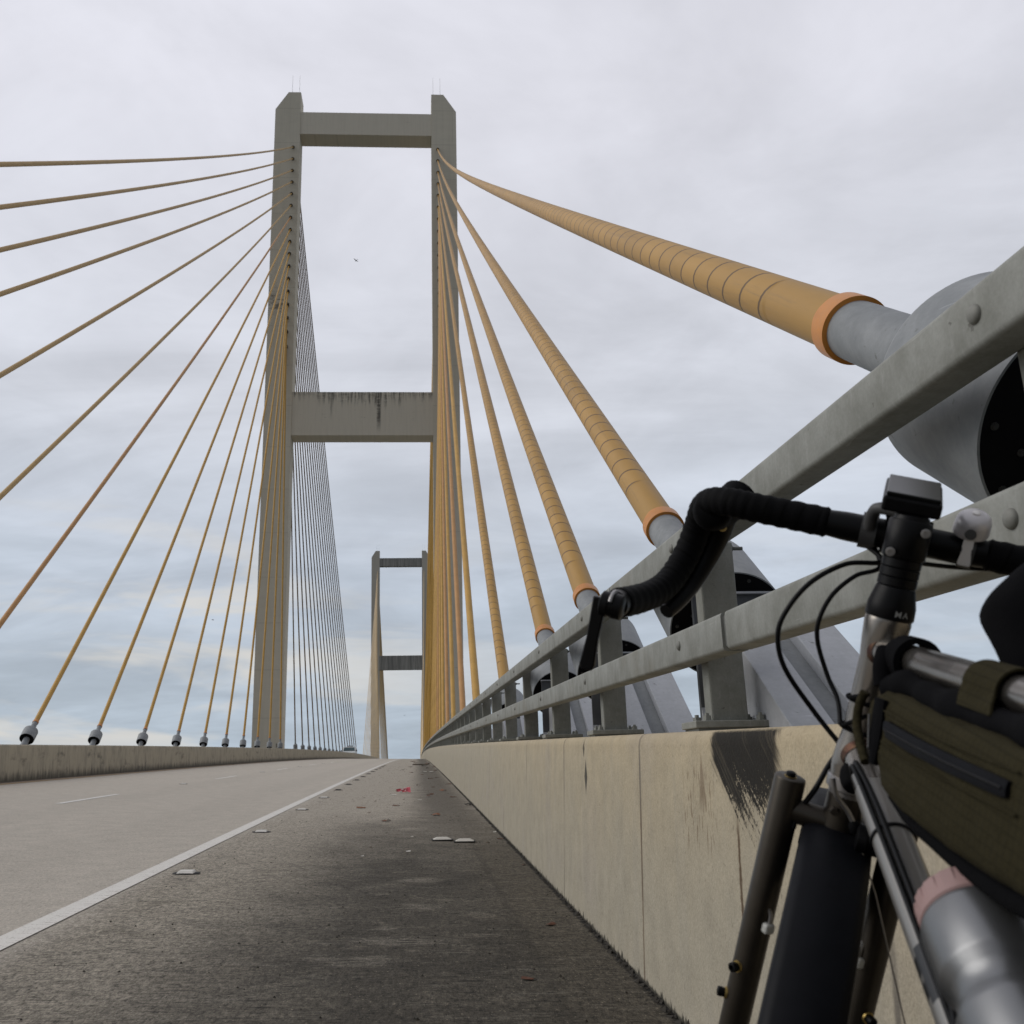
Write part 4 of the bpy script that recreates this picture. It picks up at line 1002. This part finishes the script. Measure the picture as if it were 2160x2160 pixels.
# wheels
def wheel(ax, fd, sd, up_, par_name):
    root = MB(); root.tube([ax - sd * .05, ax + sd * .05], .012, 16); root.tube([ax - sd * .033, ax - sd * .027], .028, 20); root.tube([ax + sd * .027, ax + sd * .033], .028, 20)
    wr = root.build(par_name, M_BLACK, bike, smooth=40)
    n = 72; rt = 0.331; pr = []
    for k in range(n + 1):
        t_ = 2 * pi * k / n; rd = fd * math.cos(t_) + up_ * math.sin(t_)
        pr.append([ax + rd * (rt + .026 * math.cos(a_)) + sd * .026 * math.sin(a_) for a_ in [2 * pi * j / 14 for j in range(14)]])
    m = MB(); m.sweep(pr, caps=False); m.build('tyre', M_RUBBER, wr, smooth=60)
    pr = []
    for k in range(n + 1):
        t_ = 2 * pi * k / n; rd = fd * math.cos(t_) + up_ * math.sin(t_)
        pr.append([ax + rd * r_ + sd * s_ for r_, s_ in ((.312, -.0125), (.318, -.0125), (.318, .0125), (.312, .0125), (.296, .004), (.296, -.004))])
    m = MB(); m.sweep(pr, caps=False); m.build('rim', M_BLACK, wr)
    m = MB()
    for k in range(32):
        t_ = 2 * pi * k / 32; s_ = 1 if k % 2 else -1; o_ = 0.55 * (1 if (k // 2) % 2 else -1)
        m.tube([ax + (fd * math.cos(t_ + o_) + up_ * math.sin(t_ + o_)) * .026 + sd * .030 * s_, ax + (fd * math.cos(t_) + up_ * math.sin(t_)) * .298], .001, 5)
    m.build('spokes', M_STEM_ROD, wr)
axl = cr - av * AXL + n2 * .045
wheel(axl, n2, l2, av, 'front_wheel')
wheel(rx, Vector((1, 0, 0)), lv, Vector((0, 0, 1)), 'rear_wheel')
# front fender
pr = []
for k in range(49):
    t_ = rad(38 + 150 * k / 48); rd = n2 * math.cos(t_) + av * math.sin(t_); pr.append([axl + rd * (r_) + l2 * s_ for r_, s_ in ((.362, -.0345), (.3715, -.0325), (.376, -.024), (.379, 0), (.376, .024), (.3715, .0325), (.362, .0345), (.3605, .0335), (.374, .022), (.377, 0), (.374, -.022), (.3605, -.0335))])
m = MB(); m.sweep(pr); m.build('fender', M_FENDER, bike, smooth=60)
# seat, post, cranks: behind the camera's right, still part of the bicycle
m = MB(); m.tube([st, st + (st - dt1).normalized() * .14], .0135, 16); m.build('seatpost', M_BLACK, bike, smooth=50)
sp = st + (st - dt1).normalized() * .16
pr = []
for xx, wd, zz in ((-.13, .062, .012), (-.10, .072, .014), (-.04, .060, .006), (.02, .034, .002), (.08, .021, .0), (.135, .016, -.002), (.145, .008, -.012)):
    pr.append([sp + Vector((xx, wd * math.cos(a_), zz + .018 * math.sin(a_))) for a_ in [2 * pi * j / 14 for j in range(14)]])
m = MB(); m.sweep(pr); m.build('saddle', M_BLACK, bike, smooth=60)
m = MB(); m.lathe(dt1 - lv * .045, -lv, [(0, .085), (.004, .085), (.004, .06), (.006, .02), (.012, .018)], 36); m.tube([dt1 - lv * .06, dt1 - lv * .065 + Vector((.10, 0, -.138))], .011, 12); m.tube([dt1 + lv * .05, dt1 + lv * .06 + Vector((-.10, 0, .138))], .011, 12); m.tube([dt1 - lv * .07, dt1 + lv * .06], .009, 12)
ck = m.build('crankset', M_BLACK, bike, smooth=40)
for s, e_ in ((-1, Vector((.10, 0, -.138))), (1, Vector((-.10, 0, .138)))):
    m = MB(); m.box(dt1 + lv * s * .115 + e_, (.09, .095, .018)); m.build('pedal', M_BLACK, ck, bevel=.004)
# bottle cage
bax = dd; bnx = Vector((-0.6, 0, 0.8)); bnx = (bnx - bax * bnx.dot(bax)).normalized()
bo0 = dt0 + dd * 0.268 + bnx * 0.064 + lv * 0.003         # mouth end of the bottle
m = MB()
for s in (1, -1):
    m.tube(smooth_path([bo0 + dd * .03 - bnx * .040 + lv * s * .010, bo0 + dd * .10 - bnx * .038 + lv * s * .022, bo0 + dd * .14 + lv * s * .0395, bo0 + dd * .175 + bnx * .020 + lv * s * .034, bo0 + dd * .20 + lv * s * .0395, bo0 + dd * .235 - bnx * .03 + lv * s * .02], 6), .0030, 10)
m.tube([bo0 + dd * .03 - bnx * .041, bo0 + dd * .24 - bnx * .041], .004, 10)
m.build('bottle_cage', M_BLACK, bike, smooth=60)

# things carried by the bicycle
def carried(name, label, cat): return thing(name, label, cat, mat=BM.copy())
wb = carried('water_bottle', 'silver metal water bottle with pale pink lid in the bicycle frame', 'water bottle')
m = MB(); m.lathe(bo0, dd, [(.0245, .033), (.026, .0380), (.030, .0393), (.070, .0393), (.0745, .0386), (.080, .0352), (.089, .0338), (.098, .0352), (.1045, .0386), (.109, .0393), (.205, .0393), (.212, .036)], 48); m.build('bottle_body', M_BOTTLE, wb, smooth=60)
lid = []; m = MB()
m.lathe(bo0, dd, [(.000, .0310), (.0012, .0330), (.004, .0356), (.023, .0378), (.0245, .0366)], 48); lid = m.build('lid', M_PINK, wb, smooth=35)
m = MB()
for k in range(16):
    a_ = 2 * pi * k / 16; rd = lv * math.cos(a_) + bnx * math.sin(a_); m.box(bo0 + dd * .0135 + rd * .0362, (.0016, .0100, .018), Matrix((rd, dd.cross(rd), dd)).transposed())
m.build('lid_grip', M_PINK, lid, bevel=.001)
m = MB(); m.lathe(bo0, -dd, [(-.001, .0155), (.006, .0155), (.011, .0145), (.014, .011), (.015, .004)], 28); m.build('spout', M_RUBBER, wb, smooth=50)

fb = carried('frame_bag', 'olive green half frame bag with black zip strapped under the top tube', 'frame bag')
out = [(-.052, -.098), (-.056, -.086), (-.075, -.082), (-.116, -.088), (-.172, -.102), (-.217, -.111), (-.257, -.120), (-.334, -.137), (-.46, -.165), (-.475, -.20), (-.46, -.262), (-.346, -.229), (-.298, -.222), (-.235, -.210), (-.18, -.196), (-.138, -.184), (-.104, -.167), (-.086, -.140), (-.066, -.118)]
def puff(pts, layers, cx, cz):
    pr = []
    for lpos, sc_ in layers: pr.append([q(cx + (a_ - cx) * sc_[0], lpos, cz + (c_ - cz) * sc_[1]) for a_, c_ in pts])
    m = MB(); m.sweep(pr); return m
def densify(pts, n=3):
    o_ = []
    for i in range(len(pts)):
        a_, b_ = pts[i], pts[(i + 1) % len(pts)]
        for k in range(n): o_.append((a_[0] + (b_[0] - a_[0]) * k / n, a_[1] + (b_[1] - a_[1]) * k / n))
    return o_
cx_, cz_ = -.26, -.168
m = puff(densify(out), [(-.033, (.93, .78)), (-.030, (.97, .91)), (-.022, (.995, .985)), (0, (1.0, 1.0)), (.022, (.995, .985)), (.031, (.975, .92)), (.0345, (.94, .80)), (.0365, (.7, .35))], cx_, cz_)
r_ = random.Random(4)
for v in m.v: v += Vector((0, r_.uniform(-.0012, .0012), r_.uniform(-.001, .001)))
bg = m.build('bag_body', M_OLIVE, fb, smooth=70)
# black roll top between bag and tube
tops = [(-.062, -.076), (-.085, -.072), (-.12, -.079), (-.16, -.090), (-.205, -.100), (-.25, -.109), (-.30, -.118), (-.36, -.131), (-.45, -.148)]
pts = smooth_path([q(a_, .012, c_ - .004) for a_, c_ in tops], 7)
m = MB(); m.tube(pts, [.0125 + .0018 * math.sin(i * .31) + .0012 * math.sin(i * .73 + 1) for i in range(len(pts))], 14); m.build('roll_top', M_CLOTH, fb, smooth=70)
pts = smooth_path([q(a_, -.010, c_ + .004) for a_, c_ in tops], 7)
m = MB(); m.tube(pts, [.0135 + .0016 * math.sin(i * .37 + 2) for i in range(len(pts))], 12); m.build('roll_top', M_CLOTH, fb, smooth=70)
# zip: dark strip slightly proud of the near face
def ribbon(tops_, bots_, l0, mat, name, par, th=.0016, bulge=.0):
    m = MB(); n = len(tops_); pr = []
    for (a_, b_) in zip(tops_, bots_):
        P1, P2 = q(a_[0], l0, a_[1]), q(b_[0], l0, b_[1]); mid_ = (P1 + P2) / 2 + lv * (th + bulge)
        pr.append([P1, (P1 * .8 + P2 * .2) + lv * th, mid_, (P1 * .2 + P2 * .8) + lv * th, P2, P2 - lv * .004, P1 - lv * .004])
    m.sweep(pr); return m.build(name, mat, par, smooth=50)
ribbon([(-.118, -.1145), (-.124, -.1150), (-.167, -.1255), (-.238, -.1408), (-.321, -.1565), (-.326, -.158)], [(-.118, -.122), (-.124, -.1285), (-.172, -.1408), (-.241, -.1548), (-.316, -.168), (-.324, -.168)], .0392, M_ZIP, 'zip', bg, .0006, .0004)
for dz_, nm_ in ((.0045, 'seam'), (-.022, 'seam')):
    m = MB(); m.tube(smooth_path([q(a_, .0378, c_ + dz_) for a_, c_ in ((-.112, -.110), (-.167, -.1235), (-.238, -.1385), (-.335, -.1565))], 6), .0009, 6); m.build(nm_, M_OLIVE, bg)
m = MB(); m.tube(smooth_path([q(a_, .0402, c_) for a_, c_ in ((-.121, -.1220), (-.170, -.1332), (-.240, -.1478), (-.320, -.1625))], 8), .0011, 6); m.build('zip_coil', M_BLACK, bg)
# dark underside piping
m = MB(); m.tube(smooth_path([q(a_, .014, c_ - .0015) for a_, c_ in ((-.10, -.170), (-.138, -.188), (-.18, -.200), (-.235, -.2145), (-.298, -.2265), (-.346, -.2335), (-.45, -.262))], 6), .0095, 10); m.build('bottom_edge', M_CLOTH, fb, smooth=60)
# front edge strip and buckle at the head tube
m = MB(); m.tube(smooth_path([q(-.060, .037, -.086), q(-.053, .0385, -.100), q(-.055, .039, -.116), q(-.066, .039, -.132), q(-.082, .038, -.150)], 6), .0042, 8); m.build('front_piping', M_OLIVE, fb, smooth=60)
ribbon([(-.088, -.092), (-.084, -.110), (-.085, -.130), (-.092, -.150)], [(-.108, -.096), (-.108, -.112), (-.106, -.130), (-.100, -.152)], .0374, M_CLOTH, 'buckle_tape', fb, .002)
m = MB(); m.tube([q(-.086, .0405, -.108), q(-.092, .0405, -.138)], .0011, 6); m.build('cord', M_GREY, fb)
for k_, (zc, rr2) in enumerate(((.088, .0205), (.118, .0207))):
    m = MB(); c_ = h - av * zc; ev = lv.cross(av); m.tube([c_ + (lv * math.cos(t_) + ev * math.sin(t_)) * rr2 for t_ in [2 * pi * j / 24 for j in range(25)]], .0021, 8); m.tube([c_ + lv * .020, q(-.060, .034, -.088 - .02 * k_)], .0022, 8); m.build('cord_loop', M_CLOTH, fb, smooth=60)
# straps over the top tube
def wrapstrap(s0, s1, r, mat, name, drop, n=20, wav=0.0, th=.002):
    m = MB(); pr = []; up_ = lv.cross(td); up_ = up_ if up_.z > 0 else -up_
    for k in range(n + 1):
        t_ = rad(-70 + 320 * k / n) if drop == 0 else rad(-8 + 196 * k / n)
        rd = lv * math.cos(t_) + up_ * math.sin(t_)
        A_, B_ = tt0 + td * s0 + rd * r, tt0 + td * s1 + rd * r
        pr.append([A_, B_, B_ + rd * th, A_ + rd * th])
    if drop:
        pr = [[p_ + Vector((-.004, .0045, -drop)) for p_ in pr[0]], [p_ + Vector((-.002, .003, -drop * .5)) for p_ in pr[0]]] + pr + [[p_ + Vector((0, -.004, -drop)) for p_ in pr[-1]]]
    m.sweep(pr); return m.build(name, mat, fb, smooth=60)
wrapstrap(.226, .278, .0175, M_OLIVE, 'strap', .017)
wrapstrap(.066, .094, .0170, M_CLOTH, 'black_strap', .0, th=.0055)
m = MB(); p_ = tt0 + td * .062; m.tube(smooth_path([p_ + Vector((.002, .016, .004)), p_ + Vector((-.004, .020, -.012)), p_ + Vector((-.006, .018, -.030))], 5), [.010] * 11, 10); m.build('strap_end', M_CLOTH, fb, smooth=70)
# computer
bcmp = carried('bike_computer', 'black rectangular bike computer clipped above the stem', 'bike computer')
cc = S(cl, -.045, .003, .050)
tl = rad(14); yv = n2 * math.cos(tl) + av * math.sin(tl); zv = av * math.cos(tl) - n2 * math.sin(tl); MC = Matrix((l2, yv, zv)).transposed()
m = MB(); m.box(cc - zv * .0065, (.0545, .083, .016), MC); m.build('case', M_BLACK, bcmp, bevel=.003)
m = MB(); m.box(cc + zv * .0035, (.050, .078, .004), MC); m.build('screen', M_GLASS, bcmp, bevel=.0012)
m = MB(); m.lathe(cc - zv * .0140, -zv, [(0, .016), (.008, .016), (.009, .012), (.020, .012)], 20); m.build('mount_foot', M_BLACK, bcmp, smooth=40)
# black stem pouch on the right of the stem, above the top tube
pc = carried('pouch', 'lumpy black cloth pouch on the top tube at the right edge', 'pouch')
P0 = q(-.190, -.052, -.026); prs = []
for k, (dzz, rx_, ry_, off) in enumerate(((-.066, .010, .010, -.010), (-.058, .024, .026, -.008), (-.045, .029, .031, -.006), (-.030, .033, .034, -.002), (-.012, .036, .036, .004), (.004, .040, .039, .010), (.016, .041, .040, .011), (.026, .039, .038, .006), (.040, .034, .034, -.004), (.055, .030, .032, -.014), (.064, .018, .020, -.016))):
    prs.append([P0 + Vector((off + rx_ * math.cos(a_) * (1 + .07 * math.sin(3 * a_ + k)), ry_ * math.sin(a_) * (1 + .06 * math.sin(4 * a_ + k * 2)) + off * .5, dzz)) for a_ in [2 * pi * j / 22 for j in range(22)]])
m = MB(); m.sweep(prs); o = m.build('pouch_body', M_CLOTH, pc, smooth=70)
md = o.modifiers.new('soft', 'SUBSURF'); md.levels = 1; md.render_levels = 1
m = MB(); m.tube(smooth_path([P0 + Vector((.0, .038, -.045)), P0 + Vector((-.01, .034, -.062)), P0 + Vector((-.02, .030, -.075))], 5), .012, 10); m.build('hem', M_CLOTH, pc, smooth=60)

# ------------------------------------------------------------------ camera
F_PX, CXP, CYP = 1988.282, -104.161, -6.824
PITCH, YAW, ROLL = 0.2704278, 0.0509483, 0.0176939
cyw, syw, cp, spt = math.cos(YAW), math.sin(YAW), math.cos(PITCH), math.sin(PITCH)
F = Vector((syw * cp, cyw * cp, spt)); R = Vector((cyw, -syw, 0)); U = R.cross(F)
R2 = R * math.cos(ROLL) - U * math.sin(ROLL); U2 = U * math.cos(ROLL) + R * math.sin(ROLL)
cam = bpy.data.cameras.new('camera'); co = bpy.data.objects.new('camera', cam); COL.objects.link(co)
co.matrix_world = Matrix(((R2.x, U2.x, -F.x, 0), (R2.y, U2.y, -F.y, 0), (R2.z, U2.z, -F.z, CAM_H), (0, 0, 0, 1)))
cam.sensor_width = 36; cam.sensor_fit = 'HORIZONTAL'; cam.lens = 36 * F_PX / 2160
cam.shift_x = -CXP / 2160; cam.shift_y = CYP / 2160
cam.clip_start = 0.02; cam.clip_end = 20000
cam.dof.use_dof = True; cam.dof.focus_distance = 3.5; cam.dof.aperture_fstop = 11
scene.camera = co
def sky_point(u, v, w): return Vector((0, 0, CAM_H)) + (F + R2 * ((u - 1080 - CXP) / F_PX) - U2 * ((v - 1080 - CYP) / F_PX)) * w
bird((-9.4, 134.6, 79.2), 2.4, 0.75, 'largest dark bird, flying between the legs of the near tower')
bird((-3.5, 266.2, 15.6), 1.2, 0.6, 'tiny dark bird low in the sky between the distant tower legs')
bird((-41.1, 191.2, 30.8), 0.6, 0.7, 'tiny dark bird low in the sky left of the near tower')

# ------------------------------------------------------------------ light
SUN_DIR = Vector((-0.80, 0.10, 0.62)).normalized()       # towards the sun
el = math.asin(SUN_DIR.z); azm = math.atan2(SUN_DIR.x, SUN_DIR.y)
sl = bpy.data.lights.new('sun', 'SUN'); sl.energy = 1.25; sl.angle = rad(45); sl.color = (1.0, 0.965, 0.91)
so = bpy.data.objects.new('sun', sl); COL.objects.link(so); so.location = (-30, 0, 40)
so.rotation_euler = SUN_DIR.to_track_quat('Z', 'Y').to_euler()
w = bpy.data.worlds.new('World'); scene.world = w; w.use_nodes = True
t = w.node_tree; t.nodes.clear(); nt = NT(t)
out = t.nodes.new('ShaderNodeOutputWorld'); bg1 = t.nodes.new('ShaderNodeBackground'); bg2 = t.nodes.new('ShaderNodeBackground'); mixs = t.nodes.new('ShaderNodeMixShader')
sky = t.nodes.new('ShaderNodeTexSky'); sky.sky_type = 'NISHITA'; sky.sun_disc = False; sky.sun_elevation = el; sky.sun_rotation = azm; sky.air_density = 1.0; sky.dust_density = 2.0
t.links.new(sky.outputs[0], bg1.inputs[0]); bg1.inputs[1].default_value = 0.10
g = X(nt, t.nodes.new('ShaderNodeTexCoord').outputs['Generated']); gx, gy, gz = nt.sep(g)
zz = gz.mx(0.0)
inv = 1.0 / 1.0
k = nt.math('DIVIDE', 1.0, zz + 0.16)
pv = nt.comb(gx * k, gy * k, 0.0)
n1 = nt.noise(nt.comb(gx * k * 0.8 + gy * k * 0.25, gy * k * 1.5, 0.0), 1.0, 7, 0.58, 0.7); n2_ = nt.noise(pv, 2.6, 5, 0.6, 0.4)
band = nt.noise(nt.comb(gx * 3.0, gy * 3.0, gz * 15.0), 1.0, 5, 0.55, 0.5)
base = nt.ramp(zz, [(0.0, (0.435, 0.515, 0.60)), (0.08, (0.47, 0.54, 0.625)), (0.20, (0.545, 0.60, 0.685)), (0.36, (0.66, 0.685, 0.75)), (0.62, (0.755, 0.758, 0.825)), (1.0, (0.72, 0.725, 0.79))])
sh_ = 1.0 + (nt.ss(0.25, 0.75, n1) - 0.5) * 0.30 + (nt.ss(0.28, 0.72, n2_) - 0.5) * 0.13
cloud = nt.scale_col(base, sh_)
low = nt.ss(0.34, 0.10, zz) * nt.ss(0.0, 0.05, zz)
cream = (nt.ss(0.48, 0.62, band) * low * nt.ss(0.25, -0.25, gx)).clamp()
cloud = nt.mix((nt.ss(0.50, 0.34, band) * low * 0.45).clamp(), cloud, (0.43, 0.495, 0.57))
cloud = nt.mix(cream * 0.85, cloud, (0.735, 0.70, 0.64))
cloud = nt.mix((nt.ss(0.52, 0.68, band) * low * nt.ss(-0.1, 0.3, gx) * 0.5).clamp(), cloud, (0.62, 0.64, 0.68))
cloud = nt.scale_col(cloud, 0.50 + nt.ss(-0.55, 0.30, gy - gx * 0.35) * 0.50)
grd = nt.ss(0.0, -0.03, gz)
cloud = nt.mix(grd, cloud, (0.16, 0.16, 0.15))
nt.put(bg2.inputs[0], cloud); bg2.inputs[1].default_value = 1.0
mixs.inputs[0].default_value = 0.95
t.links.new(bg1.outputs[0], mixs.inputs[1]); t.links.new(bg2.outputs[0], mixs.inputs[2]); t.links.new(mixs.outputs[0], out.inputs[0])

scene.view_settings.view_transform = 'Standard'; scene.view_settings.look = 'None'; scene.view_settings.exposure = 0; scene.view_settings.gamma = 1
scene.render.engine = 'CYCLES'; scene.cycles.use_denoising = True; scene.cycles.max_bounces = 6
